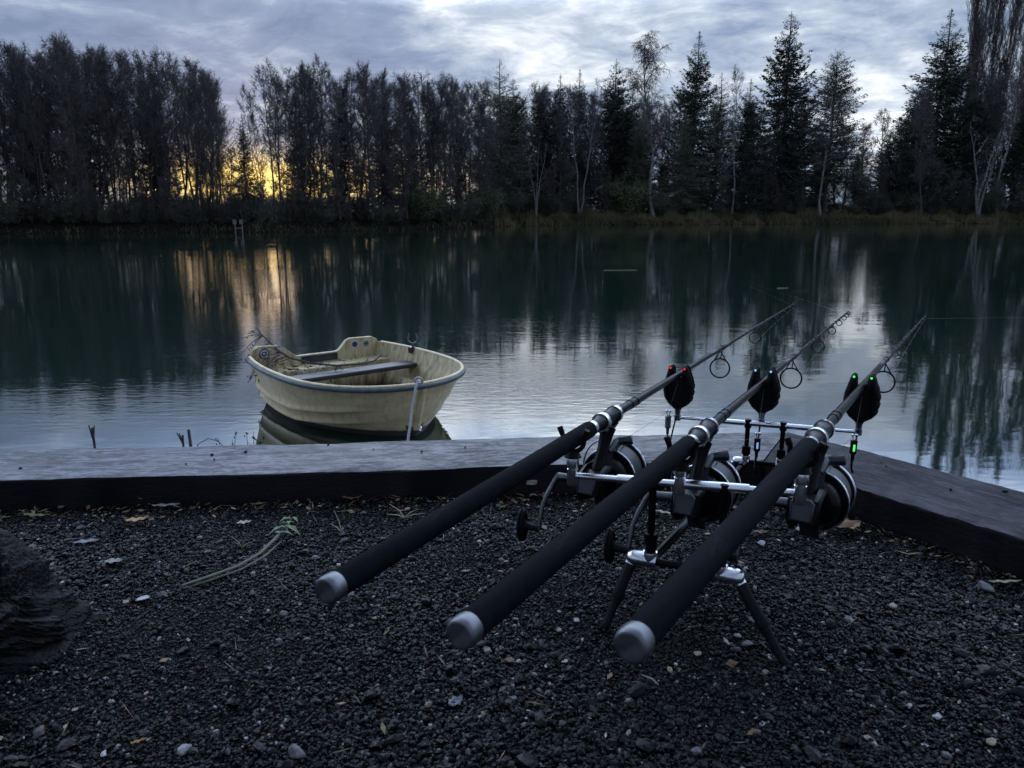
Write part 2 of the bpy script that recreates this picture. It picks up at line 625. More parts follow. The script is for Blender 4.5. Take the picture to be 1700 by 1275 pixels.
def lobe(u, v, deg, p=1.):
    d = ray(u, v).normalized()
    c = w.vm('DOT_PRODUCT', dirn, tuple(d))
    k = 1. / (2 * (1 - math.cos(R(deg))))
    return w.m('POWER', 2.718, w.m('MULTIPLY', w.m('SUBTRACT', c, 1.), 2 * k))


def add(*a):
    s = a[0]
    for x in a[1:]: s = w.m('ADD', s, x)
    return s


fac = add(w.m('MULTIPLY', mid, .62), w.m('MULTIPLY', fine, .30), w.m('MULTIPLY', big, .45), -.05,
          w.m('MULTIPLY', lobe(720, -10, 8.0), .12), w.m('MULTIPLY', lobe(1000, -40, 7), .09), w.m('MULTIPLY', lobe(1250, 60, 9), .09),
          w.m('MULTIPLY', lobe(1480, 190, 4), .14),
          w.m('MULTIPLY', lobe(150, 60, 12), -.10), w.m('MULTIPLY', lobe(620, 110, 4.5), -.10), -.0)
cloud = w.ramp(fac, [(.46, (.140, .205, .335)), (.60, (.215, .285, .425)), (.73, (.41, .48, .585)), (.90, (.90, .93, .97))])
# gain added to the unseen front sky, brightens water reflections and foreground
hi = w.new('ShaderNodeMapRange', interpolation_type='SMOOTHSTEP')
w.put(hi.inputs[0], zc)
hi.inputs[1].default_value, hi.inputs[2].default_value = .225, .34
hi.inputs[3].default_value, hi.inputs[4].default_value = 0., 4.2
zen = w.new('ShaderNodeMapRange', interpolation_type='SMOOTHSTEP')
w.put(zen.inputs[0], zc)
zen.inputs[1].default_value, zen.inputs[2].default_value = .5, .9
zen.inputs[3].default_value, zen.inputs[4].default_value = 1.0, .35
front = w.new('ShaderNodeMapRange', interpolation_type='SMOOTHSTEP')
w.put(front.inputs[0], sep.outputs[1])
front.inputs[1].default_value, front.inputs[2].default_value = -.3, .6
front.inputs[3].default_value, front.inputs[4].default_value = 0., 1.0
gain = w.m('MULTIPLY_ADD', front.outputs[0], w.m('MULTIPLY_ADD', w.m('MULTIPLY', hi.outputs[0], zen.outputs[0]), 1., .15), .85)
sky_col = w.mix(1., cloud, (1, 1, 1), 'MULTIPLY')
gv = w.vm('MULTIPLY', sky_col, (1, 1, 1))
sc_ = w.new('ShaderNodeVectorMath', operation='SCALE')
w.put(sc_.inputs[0], gv)
w.put(sc_.inputs['Scale'], gain)
# sunset band under the cloud
band = w.m('POWER', 2.718, w.m('MULTIPLY', w.m('POWER', w.m('DIVIDE', w.m('SUBTRACT', zc, .034), .030), 2.), -1.))
glow = w.m('MULTIPLY', band, add(w.m('MULTIPLY', lobe(400, 300, 6.6), 1.0), w.m('MULTIPLY', lobe(620, 290, 9), .42)))
gk = w.m('MINIMUM', w.m('MULTIPLY', glow, 1.15), 1.)
nish = w.new('ShaderNodeTexSky', sky_type='NISHITA', sun_disc=False)
nish.sun_elevation = SUN_EL
nish.sun_rotation = SUN_AZ % (2 * math.pi)
nish.air_density, nish.dust_density = 1.4, 2.0
ns = w.new('ShaderNodeVectorMath', operation='SCALE')
w.put(ns.inputs[0], nish.outputs[0])
ns.inputs['Scale'].default_value = .025
tint = w.mix(front.outputs[0], (1.0, 1.0, 1.06), (1, 1, 1))
tot = w.mix(gk, w.mix(1., sc_.outputs[0], tint, 'MULTIPLY'), (1.28, .92, .30))
# background strength .1: the cloud colours above are scaled up to match
up = w.new('ShaderNodeVectorMath', operation='SCALE')
w.put(up.inputs[0], tot)
up.inputs['Scale'].default_value = 10.
w.put(bg.inputs['Color'], w.vm('ADD', up.outputs[0], ns.outputs[0]))
bg.inputs['Strength'].default_value = .1

sun = bpy.data.objects.new('sun', bpy.data.lights.new('sun', 'SUN'))
COL.objects.link(sun)
sun.data.energy = .02
sun.data.angle = R(10)
sun.data.color = (1, .60, .18)
sd = Vector((math.sin(SUN_AZ) * math.cos(SUN_EL), math.cos(SUN_AZ) * math.cos(SUN_EL), math.sin(SUN_EL)))
sun.rotation_euler = (-sd).to_track_quat('-Z', 'Y').to_euler()
sun.location = sd * 300

scene.view_settings.view_transform = 'Standard'
scene.view_settings.look = 'None'
scene.view_settings.exposure = .4
scene.view_settings.gamma = 1
scene.cycles.use_denoising = True
scene.cycles.max_bounces = 6
scene.cycles.sample_clamp_indirect = 4

# ------------------------------------------------------------------ terrain and water
SHORE_PX = [(-700, 393), (-350, 391), (0, 388.5), (250, 387), (420, 386), (600, 383), (760, 379.5), (830, 376), (900, 374.5), (1050, 373.2), (1250, 372.3), (1450, 371.8), (1700, 371.5), (2050, 372), (2500, 373)]
shore_w = [G(u, v, WZ) for u, v in SHORE_PX]
su = np.array([p[0] for p in SHORE_PX])
sy = np.array([p.y for p in shore_w])


def Yshore(u): return float(np.interp(u, su, sy))


cx0, cy0 = 10., 40.
pts = [(p.x, p.y) for p in shore_w] + [(150, 60), (110, 10), (40, -22), (9, -13), (.3, 1.2), (-20, -.9), (-42, -4), (-62, 15)]
PN = 240
# resample the closed outline by angle from the middle of the pond
ang = np.array([math.atan2(y - cy0, x - cx0) for x, y in pts])
rad = np.array([math.hypot(x - cx0, y - cy0) for x, y in pts])
o_ = np.argsort(ang)
ang, rad = ang[o_], rad[o_]
aa = np.linspace(-math.pi, math.pi, PN, endpoint=False)
rr_ = np.interp(aa, np.concatenate([ang - 2 * math.pi, ang, ang + 2 * math.pi]), np.tile(rad, 3))
rng = np.random.default_rng(3)
V = []
for off, z, jit in ((-3, -2.2, .0), (-.3, WZ - .12, .3), (.25, WZ + .14, .25), (1.2, WZ + .5, .3), (3., -.15, .4), (8, -.06, 1), (30, -.05, 1), (150, -.05, 0), (700, -.05, 0), (3500, -.05, 0)):
    jr = rng.normal(0, jit * .5, PN) if jit else np.zeros(PN)
    far_side = np.sin(aa) > -.35
    rr2 = rr_ + off + np.where(far_side, jr, 0)
    zz = np.full(PN, z) + np.where(far_side & (z > WZ + .3), rng.normal(0, .06, PN), 0)
    V.append(np.stack([cx0 + np.cos(aa) * rr2, cy0 + np.sin(aa) * rr2, zz], 1))
nr_ = len(V)
V = np.concatenate(V)
i = np.arange(PN)
F = []
for r_ in range(nr_ - 1):
    a = r_ * PN + i
    b_ = r_ * PN + (i + 1) % PN
    F.append(np.stack([a, b_, b_ + PN, a + PN], 1))
o = link('terrain', mesh_np('terrain', V, [np.concatenate(F)], [M['earth']], smooth=True))
tag(o, kind='structure')

mb = MB()
mb.quad((-200, -60, WZ), (260, -60, WZ), (260, 220, WZ), (-200, 220, WZ))
tag(mb.build('water', M['water'], smooth=False), kind='structure')

# timber corner of the platform (top edges)
TH = .063
FI, FO = Vector((.529, 1.505)), Vector((.652, 1.718))      # inner and outer mitre corner
dirL_in = (Vector((-.993, 1.381)) - FI).normalized()
dirL_out = (Vector((-1.115, 1.566)) - FO).normalized()
dirR_in = (Vector((.811, 1.108)) - FI).normalized()
dirR_out = (Vector((.95, 1.317)) - FO).normalized()
Lin, Lout = FI + dirL_in * 3.4, FO + dirL_out * 3.5
Rin, Rout = FI + dirR_in * 1.5, FO + dirR_out * 1.55

# near bank under the timber, falling straight into the water
mb = MB()
pol = [Vector((-40, -2.3)), Lout - Vector((0, .03)), FO - Vector((.012, .03)), Rout - Vector((.03, .02)), Vector((9, -10.5)), Vector((9, -60)), Vector((-40, -60))]
k = len(pol)
mb.v = [Vector((p.x, p.y, -.03)) for p in pol] + [Vector((p.x, p.y, -2.4)) for p in pol]
mb.f = [tuple(range(k))[::-1]] + [(a, (a + 1) % k, k + (a + 1) % k, k + a) for a in range(k)]
tag(mb.build('near_bank', M['earth'], smooth=False), kind='structure')

# gravel floor sheet
mb = MB()
gp = [Lin + Vector((.0, .02)), FI + Vector((0, .02)), Rin + Vector((.02, 0)), Vector((3, -6)), Vector((-4, -6))]
mb.v = [Vector((p.x, p.y, -.0075)) for p in gp]
mb.f = [tuple(range(5))[::-1]]
tag(mb.build('gravel_ground', M['ground'], smooth=False), kind='structure')


# ------------------------------------------------------------------ gravel stones
def ico(sub=0):
    t = (1 + 5 ** .5) / 2
    v = np.array([(-1, t, 0), (1, t, 0), (-1, -t, 0), (1, -t, 0), (0, -1, t), (0, 1, t), (0, -1, -t), (0, 1, -t), (t, 0, -1), (t, 0, 1), (-t, 0, -1), (-t, 0, 1)], float)
    v /= np.linalg.norm(v, axis=1)[:, None]
    f = np.array([(0, 11, 5), (0, 5, 1), (0, 1, 7), (0, 7, 10), (0, 10, 11), (1, 5, 9), (5, 11, 4), (11, 10, 2), (10, 7, 6), (7, 1, 8), (3, 9, 4), (3, 4, 2), (3, 2, 6), (3, 6, 8), (3, 8, 9), (4, 9, 5), (2, 4, 11), (6, 2, 10), (8, 6, 7), (9, 8, 1)])
    for _ in range(sub):
        cache, nf, vl = {}, [], list(v)

        def midp(a, b):
            key = (min(a, b), max(a, b))
            if key not in cache:
                m_ = vl[a] + vl[b]
                vl.append(m_ / np.linalg.norm(m_))
                cache[key] = len(vl) - 1
            return cache[key]
        for a, b, c in f:
            ab, bc, ca = midp(a, b), midp(b, c), midp(c, a)
            nf += [(a, ab, ca), (b, bc, ab), (c, ca, bc), (ab, bc, ca)]
        v, f = np.array(vl), np.array(nf)
    return v, f


def rot_rand(n, g):
    q = g.normal(size=(n, 4))
    q /= np.linalg.norm(q, axis=1)[:, None]
    w_, x, y, z = q.T
    return np.stack([np.stack([1 - 2 * (y * y + z * z), 2 * (x * y - w_ * z), 2 * (x * z + w_ * y)], 1),
                     np.stack([2 * (x * y + w_ * z), 1 - 2 * (x * x + z * z), 2 * (y * z - w_ * x)], 1),
                     np.stack([2 * (x * z - w_ * y), 2 * (y * z + w_ * x), 1 - 2 * (x * x + y * y)], 1)], 1)


def stones(pos, rad_, tone, sub, g, flat=.72):
    bv, bf = ico(sub)
    n, nv = len(pos), len(bv)
    jit = 1 + g.normal(0, .17 if sub == 0 else .07, (n, nv))
    if sub:                                  # chipped facets: clip by random planes
        for _ in range(5):
            d = g.normal(size=(n, 3))
            d /= np.linalg.norm(d, axis=1)[:, None]
            dp = np.einsum('vk,nk->nv', bv, d)
            lim = g.uniform(.45, .85, (n, 1))
            jit = np.where(dp * jit > lim, lim / np.maximum(dp, .2), jit)
    v = bv[None] * jit[..., None]
    ax = np.stack([g.uniform(.85, 1.45, n), g.uniform(.7, 1.1, n), g.uniform(.5, .95, n)], 1)
    v = v * ax[:, None, :]
    v = np.einsum('nij,nvj->nvi', rot_rand(n, g), v)
    v[..., 2] *= flat
    v = v * rad_[:, None, None] + pos[:, None, :]
    f = bf[None] + (np.arange(n) * nv)[:, None, None]
    return v.reshape(-1, 3), f.reshape(-1, 3), np.repeat(tone, nv)


def gz(x, y):
    """gentle humps of the gravel"""
    return .0028 * np.sin(x * 9 + 1) * np.sin(y * 11) + .0018 * np.sin(x * 23 + y * 17) + .0012 * np.sin(x * 47 - y * 31)


def inside(x, y, m=0.):
    """in front of both timbers"""
    nL = np.array([dirL_in.y, -dirL_in.x])
    nR = np.array([-dirR_in.y, dirR_in.x])
    a = (x - FI.x) * nL[0] + (y - FI.y) * nL[1]
    b = (x - FI.x) * nR[0] + (y - FI.y) * nR[1]
    sL = 1 if ((0 - FI.x) * nL[0] + (0 - FI.y) * nL[1]) > 0 else -1
    sR = 1 if ((0 - FI.x) * nR[0] + (0 - FI.y) * nR[1]) > 0 else -1
    return (a * sL > m) & (b * sR > m)


g = np.random.default_rng(11)
ROCKC = G(15, 1085)


def scatter(n, yr, xr):
    y = g.uniform(*yr, n)
    x = g.uniform(*xr, n)
    return x, y


parts_v, parts_f, parts_t, off = [], [], [], 0
for n, rlo, rhi, sub, zo in ((175000, .0016, .0039, 0, .0), (80000, .0018, .0037, 0, .004), (9000, .0036, .0066, 0, .003), (420, .0065, .012, 1, .003)):
    x, y = scatter(n, (.42, 1.53), (-1.25, 1.05))
    ok = inside(x, y, .002) & (np.abs(x) < .34 + y * .88)
    x, y = x[ok], y[ok]
    n = len(x)
    edge = 1 - np.clip((y - 1.30) / .15, 0, 1) * .0
    patch = .5 + .5 * np.sin(x * 5.1 + 2.2 * np.sin(y * 4.3 + 1)) * np.sin(y * 6.7 + 1.7 * np.sin(x * 3.9))
    r_ = (rlo + (rhi - rlo) * g.random(n) ** 1.8) * (.80 + .42 * patch)
    z = gz(x, y) + zo * g.random(n) + r_ * .25
    tone = np.clip(g.beta(2.0, 2.8, n) * .80 + .22 * (patch - .35) * g.random(n), 0, .93)
    pale = g.random(n) < (.028 if rlo < .003 else .030)
    tone = np.where(pale, g.uniform(.94, 1., n), tone)
    v, f, t = stones(np.stack([x, y, z], 1), r_, tone, sub, g)
    parts_v.append(v); parts_f.append(f + off); parts_t.append(t)
    off += len(v)
o = link('gravel', mesh_np('gravel', np.concatenate(parts_v), [np.concatenate(parts_f)], [M['gravel']], attrs={'tone': np.concatenate(parts_t)}))
tag(o, 'loose crushed black gravel covering the bank platform', 'gravel', kind='stuff')

# single stones that stand out
STONES = [(237, 995, 13, 'white_stone', 'white flat chip of stone lying in open gravel left of the rods'),
          (495, 1257, 26, 'grey_stone', 'large rounded grey stone at the bottom edge of the gravel'),
          (1637, 984, 24, 'grey_stone', 'broad grey stone lying by the right timber near a pale blade'),
          (1645, 1235, 13, 'tan_stone', 'yellowish tan pebble in the bottom right corner of the gravel'),
          (1112, 1119, 9, 'tan_stone', 'tan egg-shaped pebble beside the nearest rod butt'),
          (1158, 1092, 9, 'tan_stone', 'brownish oblong pebble below the right pod leg'),
          (1122, 1110, 6, 'white_stone', 'tiny round white pebble next to a tan one by the rod butt'),
          (957, 1031, 8, 'white_stone', 'small white chip between the middle and right rod butts'),
          (174, 1262, 12, 'white_stone', 'whitish stone at the bottom edge near the dark rock'),
          (1330, 884, 12, 'white_stone', 'pale speckled stone under the right reel'),
          (104, 845, 9, 'grey_stone', 'small grey rounded stone against the foot of the left timber'),
          (712, 1175, 9, 'tan_stone', 'beige oval pebble below the middle rod butt'),
          (802, 1192, 8, 'tan_stone', 'cream rounded pebble under the gap of the two left rods'),
          (1265, 906, 10, 'white_stone', 'long pale stone flake behind the right rod'),
          (1570, 1256, 14, 'grey_stone', 'smooth slate grey stone at the bottom right of the gravel'),
          (1555, 1190, 10, 'white_stone', 'bluish white broken stone in the right foreground gravel'),
          (1240, 1075, 15, 'grey_stone', 'grey stone lying beside the right pod leg'),
          (1155, 1255, 16, 'grey_stone', 'chunky grey stone at the bottom edge below the right rod'),
          (472, 1028, 14, 'grey_stone', 'dark grey flat stone left of the left rod butt'),
          (1480, 1012, 12, 'tan_stone', 'flat buff stone in the gravel right of the pod')]
for u, v, px, mm, lab in STONES:
    p = G(u, v)
    t = p.y / CP
    rad_ = px * t / F_PX * .8
    vv, ff, _ = stones(np.array([[0, 0, 0.]]), np.array([rad_]), np.array([.5]), 2, g, .62)
    me = mesh_np('stone', vv, [ff], [M[mm]], smooth=True)
    o = link('stone', me)
    o.location = (p.x, p.y, gz(p.x, p.y) + rad_ * .38 + .003)
    tag(o, lab, 'stone', 'stones standing out in the gravel')


# big dark rock on the left
def ridged_rock(name, c, size, seed, lab, rotz=0.):
    gg = np.random.default_rng(seed)
    bv, bf = ico(6)
    d = bv.copy()
    r_ = np.full(len(d), 1.18)
    for k_ in range(26):                          # broken faces
        nrm = gg.normal(size=3)
        nrm[2] = abs(nrm[2]) * .8
        nrm /= np.linalg.norm(nrm)
        dp = d @ nrm
        lim = gg.uniform(.74, 1.02)
        r_ = np.minimum(r_, np.where(dp > .15, lim / np.maximum(dp, .15), 9))
    nz = sum(np.sin(d @ gg.normal(size=3) * f_ + gg.uniform(0, 6.28)) / f_ for f_ in (4, 5, 7, 9, 12, 16, 22, 30, 41, 55))
    lay = (d * r_[:, None]) @ np.array([.50, .12, .86]) + .10 * nz
    for f_, am in ((3.3, .16), (7.7, .07), (19, .03)):
        q_ = (lay * f_) % 1.
        amp = am * (.45 + .55 * np.sin(d @ gg.normal(size=3) * 4 + 1.))
        r_ += amp * np.where(q_ < .82, q_ / .82, (1 - q_) / .18) - am * .5
    nf = sum(np.abs(np.sin(d @ gg.normal(size=3) * f_ + gg.uniform(0, 6.28))) for f_ in (35, 44, 58, 73, 90))
    r_ += .010 * nf
    v = d * r_[:, None] * np.array(size)
    v[:, 0] *= 1 + .30 * np.clip(-v[:, 2] / size[2], -.6, 1)
    me = mesh_np(name, v, [bf], [M['rock']], smooth=True)
    me.set_sharp_from_angle(angle=R(24))
    o = link(name, me)
    o.location = c
    o.rotation_euler = (0, 0, rotz)
    return tag(o, lab, 'rock', 'dark rocks at the left edge')


rc = G(8, 1060)
ridged_rock('rock', (rc.x - .075, rc.y - .005, .025), (.205, .13, .140), 5, 'big black rock with slanting layers at the left edge of the gravel')
rc = G(-30, 1225)
ridged_rock('rock', (rc.x - .02, rc.y, .0), (.05, .05, .035), 9, 'lower dark lump of rock in front of the big black one', .6)


# ------------------------------------------------------------------ timbers
def timber(name, a, b, c, d, lab, seed):
    """a-b inner edge, c-d outer edge (a, d far end)"""
    L = (b - a).length
    ex = (b - a).normalized()
    ang_ = math.atan2(ex.y, ex.x)
    gg = random.Random(seed)
    N = 90
    mb_ = MB()
    ph = [gg.uniform(0, 6.28) for _ in range(6)]

    def wob(s, k): return .0016 * math.sin(s * 6 + ph[k]) + .0010 * math.sin(s * 17 + ph[(k + 1) % 6]) + .0007 * gg.gauss(0, 1)
    prof = [(0, -.20), (0, TH - .006), (.0015, TH - .0015), (.006, TH), (.25, TH + .0015), (.5, TH + .001), (.75, TH + .0015), (.994, TH), (.9985, TH - .002), (1, TH - .007), (1, -.20)]
    for i_ in range(N + 1):
        s = i_ / N
        p0, p1 = a.lerp(b, s), d.lerp(c, s)
        dv = (p1 - p0)
        wdt = dv.length
        for j, (q, z) in enumerate(prof):
            qq = q if q in (0, 1) else (q if .01 < q < .99 else q)
            off_ = wob(s * L, 0) if q < .05 else (wob(s * L, 2) if q > .95 else 0)
            e = p0 + dv * qq + dv.normalized() * off_
            mb_.v.append(Vector((e.x, e.y, z + (wob(s * L, 4) * .8 if z > 0 else 0))))
    n = len(prof)
    for i_ in range(N):
        for j in range(n - 1):
            k_ = i_ * n + j
            mb_.f.append((k_, k_ + n, k_ + n + 1, k_ + 1))
    mb_.f.append(tuple(range(n))[::-1])
    mb_.f.append(tuple(N * n + j for j in range(n)))
    inv_ = Matrix.Rotation(-ang_, 4, 'Z')
    o0 = Vector((a.x, a.y, 0))
    mb_.v = [inv_ @ (p - o0) for p in mb_.v]
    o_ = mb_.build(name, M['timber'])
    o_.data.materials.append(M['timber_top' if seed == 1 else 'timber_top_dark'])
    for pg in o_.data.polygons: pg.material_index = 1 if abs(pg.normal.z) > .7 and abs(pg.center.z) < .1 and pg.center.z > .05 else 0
    o_.location = o0
    o_.rotation_euler = (0, 0, ang_)
    return tag(o_, lab, 'timber beam', 'timbers edging the platform')


gap = (FO - FI).normalized().orthogonal() * .0015
timber('timber_beam', Lin, FI - Vector((.0015, 0)), FO - Vector((.0015, 0)), Lout, 'long dark stained timber running left along the water edge behind the gravel', 1)
timber('timber_beam', FI + Vector((.0015, 0)), Rin, Rout, FO + Vector((.0015, 0)), 'dark purplish timber running towards the right foreground from the mitred corner', 2)

# fresh chip in the face of the left timber
p = G(885, 789, .02)
p = FI + dirL_in * ((FI - Vector((p.x, p.y))).length)
c3 = P(886, 790, p.y / CP)
face_n = Vector((dirL_in.y, -dirL_in.x, 0))
if face_n.y > 0: face_n = -face_n
mb = MB()
fx = Vector((dirL_in.x, dirL_in.y, 0)) * -1
s_ = (Vector((c3.x, c3.y)) - FI).dot(dirL_in)
q = FI + dirL_in * s_
c3 = Vector((q.x, q.y, .030)) + face_n * .004
mb.prism([(-.011, -.004), (.004, -.0055), (.011, -.003), (.0115, .004), (.002, .005), (-.009, .0035)], c3, fx, (0, 0, 1), face_n, .004, .001, 2)
tag(mb.build('wood_chip', M['leaf_pale'], origin=c3), 'pale yellow splinter on the dark side of the left timber', 'wood chip')

for k, (u, v, px) in enumerate([(34, 780, 7), (352, 757, 5), (408, 752, 7), (356, 765, 4), (309, 773, 4), (545, 741, 5), (620, 748, 4), (700, 752, 5), (772, 745, 4), (1471, 777, 4), (1430, 757, 3), (1578, 815, 5), (1668, 818, 9), (1463, 770, 3)]):
    p = G(u, v, TH)
    vv, ff, _ = stones(np.array([[0, 0, 0.]]), np.array([px * p.y / F_PX * .6]), np.array([.5]), 1, g, .7)
    o = link('soil_crumb', mesh_np('soil_crumb', vv, [ff], [M['crumb']], smooth=True))
    o.location = (p.x, p.y, TH + .0035)
    tag(o, 'small black crumb of soil lying on top of a timber', 'crumb', 'soil crumbs on the timbers')


# ------------------------------------------------------------------ leaves and weeds on the gravel
def leaf(u, v, lpx, wid, ang_, mm, lab, curl=.2, z0=.010, stem=0.):
    p = G(u, v)
    t = p.y / CP
    L = lpx * t / F_PX
    mb_ = MB()
    N = 10
    ca, sa = math.cos(ang_), math.sin(ang_)
    rows = []
    for i_ in range(N + 1):
        s = i_ / N
        w_ = wid * L * (math.sin(math.pi * s ** .8) ** .8 if 0 < s < 1 else .02)
        x_ = (s - .5) * L
        for k_ in (-1, -.5, 0, .5, 1):
            y_ = k_ * w_ / 2 * (1 + .12 * math.sin(i_ * 2.1 + k_))
            z_ = curl * L * ((s - .5) ** 2 * 1.2) + abs(k_) * curl * w_ * .45 + .0012 * math.sin(i_ * 1.7 + k_ * 3)
            mb_.v.append(Vector((x_ * ca - y_ * sa, x_ * sa + y_ * ca, z_)))
    for i_ in range(N):
        for k_ in range(4):
            b0 = i_ * 5 + k_
            mb_.f.append((b0, b0 + 1, b0 + 6, b0 + 5))
    if stem:
        mb_.tube([Vector((L * .5 * ca, L * .5 * sa, curl * L * .3)), Vector((L * (.5 + stem) * ca, L * (.5 + stem) * sa - .004, .004))], [.0009, .0005], 5)
    o_ = mb_.build('fallen_leaf', M[mm])
    md = o_.modifiers.new('thick', 'SOLIDIFY')
    md.thickness = .0006
    o_.location = (p.x, p.y, gz(p.x, p.y) + z0)
    return tag(o_, lab, 'leaf', 'fallen leaves on the gravel')


leaf(60, 863, 44, .26, -.12, 'leaf_olive', 'narrow olive fallen leaf lying by the foot of the left timber', .15)
leaf(240, 840, 42, .24, .1, 'leaf_grey', 'pale grey willow leaf lying against the left timber', .25, .016)
leaf(277, 850, 46, .2, .18, 'leaf_grey', 'grey blade-like leaf just in front of another by the left timber', .1)
leaf(228, 875, 36, .42, .35, 'leaf_orange', 'small orange-tan leaf with a thin stalk on the gravel', .3, .010, .35)
leaf(406, 875, 26, .5, .4, 'leaf_pale', 'broad cream leaf beside the green weed', .3)
leaf(145, 905, 46, .3, .3, 'leaf_blue', 'blue-grey leaf half sunk in the gravel', .05, .006)
leaf(190, 938, 34, .5, .15, 'leaf_grey', 'mottled whitish leaf flat on the gravel left of the rods', .05, .008)
leaf(1403, 886, 62, .7, .3, 'leaf_brown', 'big crinkled brown leaf beside the right reel', .5, .010)
leaf(1352, 893, 40, .6, 2.6, 'leaf_brown', 'dull brown leaf half under the right reel', .4, .008)
leaf(1668, 974, 60, .13, .06, 'leaf_pale', 'thin straw-coloured blade by the right timber', .08, .012)
leaf(757, 1170, 34, .7, .9, 'leaf_blue', 'bluish leaf in the gravel below the middle rod butt', .1, .006)
leaf(1102, 858, 34, .22, -.5, 'leaf_pale', 'pale strip of leaf behind the middle reel', .1, .012)
leaf(585, 833, 34, .5, .2, 'leaf_brown', 'dark brown leaf under the edge of the left timber', .5, .008)
leaf(232, 1241, 28, .22, .6, 'leaf_orange', 'tiny yellowish leaf at the bottom left of the gravel', .2, .008)
leaf(1262, 890, 30, .35, .1, 'leaf_olive', 'tan leaf lying between the two right reels', .3, .008)

# crumbs of dry leaf and stalk blown against the timbers
gg = np.random.default_rng(23)
n = 900
along = gg.uniform(0, 2.2, n)
wh = gg.random(n) < .72
back = np.abs(gg.normal(0, .035, n)) + .006
dl, dr = np.array(dirL_in), np.array(dirR_in)
nl_, nr2 = np.array([dl[1], -dl[0]]), np.array([-dr[1], dr[0]])
if nl_[1] > 0: nl_ = -nl_
if nr2[0] > 0: nr2 = -nr2
fi = np.array(FI)
pp = np.where(wh[:, None], fi + dl * along[:, None] + nl_ * back[:, None], fi + dr * (along * .5)[:, None] + nr2 * back[:, None])
sc2 = gg.random(n) < .30
pp = np.where(sc2[:, None], np.stack([gg.uniform(-1.1, .9, n), gg.uniform(.6, 1.45, n)], 1), pp)
ok = inside(pp[:, 0], pp[:, 1], .003)
pp, n = pp[ok], int(ok.sum())
c_ = np.stack([pp[:, 0], pp[:, 1], gz(pp[:, 0], pp[:, 1]) + gg.uniform(.004, .009, n)], 1)
a_ = gg.uniform(0, 6.28, n)
stalk = gg.random(n) < .5
ll = np.where(stalk, gg.uniform(.006, .022, n), gg.uniform(.003, .009, n))
lw = np.where(stalk, .0006, ll * gg.uniform(.3, .6, n))
e1 = np.stack([np.cos(a_), np.sin(a_), gg.normal(0, .18, n)], 1) * ll[:, None]
e2 = np.stack([-np.sin(a_), np.cos(a_), gg.normal(0, .3, n)], 1) * lw[:, None]
vv = np.stack([c_ - e1, c_ - e2 + e1 * .1, c_ + e1, c_ + e2 + e1 * .1], 1).reshape(-1, 3)
o = link('dry_litter', mesh_np('dry_litter', vv, [np.arange(n * 4).reshape(n, 4)], [M['leaf_brown'], M['leaf_olive'], M['leaf_pale']], matidx=gg.choice(3, n, p=[.55, .33, .12])))
tag(o, 'small bits of dry leaf and stalk along the foot of the timbers', 'litter', kind='stuff')

# the pulled green weed
w0 = G(302, 972, .012)
root = thing('uprooted_weed', 'green weed stalk with a wilted leafy tip lying across the gravel', 'weed', (w0.x, w0.y, 0))
path = [G(u, v, z) for u, v, z in ((302, 972, .010), (345, 958, .012), (395, 940, .013), (432, 918, .014), (458, 893, .016), (476, 872, .02), (487, 858, .03))]
mb = MB().tube(path, [.0026, .0040, .0036, .0033, .0036, .0028, .0018], 8, squash=.55)
path2 = [p_ + Vector((.0035 + .002 * i_, -.0045, -.003)) for i_, p_ in enumerate(path[:5])]
mb.tube(path2, [.0016, .0028, .0027, .0024, .001], 7, squash=.6)
mb.build('stalk', M['weed_stem'], root, w0 * 1 - Vector((0, 0, w0.z)))
tip = path[-1]
for k in range(11):
    a = k * 2.399 + .6
    L = random.uniform(.018, .042)
    d = Vector((math.cos(a), math.sin(a) * .6, random.uniform(-.25, .55)))
    sd_ = d.cross(Vector((0, 0, 1))).normalized()
    mb = MB()
    st = path[-1].lerp(path[-3], random.random() * .8)
    N = 6
    for i_ in range(N + 1):
        s = i_ / N
        w_ = L * .16 * math.sin(math.pi * min(s + .05, 1)) * (1 + .3 * math.sin(i_ * 2.5))
        c_ = st + d * (L * s) + Vector((0, 0, -L * .5 * s * s))
        c_.z = max(c_.z, .008)
        for k_ in (-1, 0, 1): mb.v.append(c_ + sd_ * (k_ * w_) + Vector((0, 0, abs(k_) * w_ * .5)))
    for i_ in range(N):
        for k_ in range(2):
            b0 = i_ * 3 + k_
            mb.f.append((b0, b0 + 1, b0 + 4, b0 + 3))
    mb.build('leaf', M['weed_leaf'], root, w0 - Vector((0, 0, w0.z)))

# thin sprouts and dry stalks
for u, v, blades, mm, lab in ((402, 912, [(-18, 24), (8, 22), (16, 8), (-16, 6)], 'weed_leaf', 'tiny pale sprout with thin blades below the green weed'),
                              (568, 888, [(-12, 46), (2, 14), (-20, 20)], 'leaf_pale', 'dry grass stalk standing in the gravel left of the left rod'),
                              (672, 862, [(-26, 28), (24, 18), (-32, 4), (36, 6)], 'leaf_pale', 'dry forked straw above the left rod handle'),
                              (1092, 1140, [(-30, 22), (6, -4)], 'leaf_pale', 'pale bent straw beside the nearest rod butt'),
                              (1010, 848, [(-18, 34), (-8, 20), (10, 26)], 'leaf_olive', 'brown dry weed stems at the foot of the timber by the left reel')):
    p = G(u, v)
    t = p.y / CP
    mb = MB()
    for du, dv in blades:
        e = Vector((du * t / F_PX, .01 * (1 if dv < 10 else 0), max(dv, 2) * t / F_PX * .95))
        pth = [p + Vector((0, 0, .003)), p + e * .5 + Vector((e.x * -.12, 0, .004)), p + e + Vector((0, 0, .002))]
        mb.tube(pth, [.0011, .0012, .0004], 5)
    tag(mb.build('dry_sprout', M[mm], origin=p), lab, 'sprout', 'sprouts in the gravel')

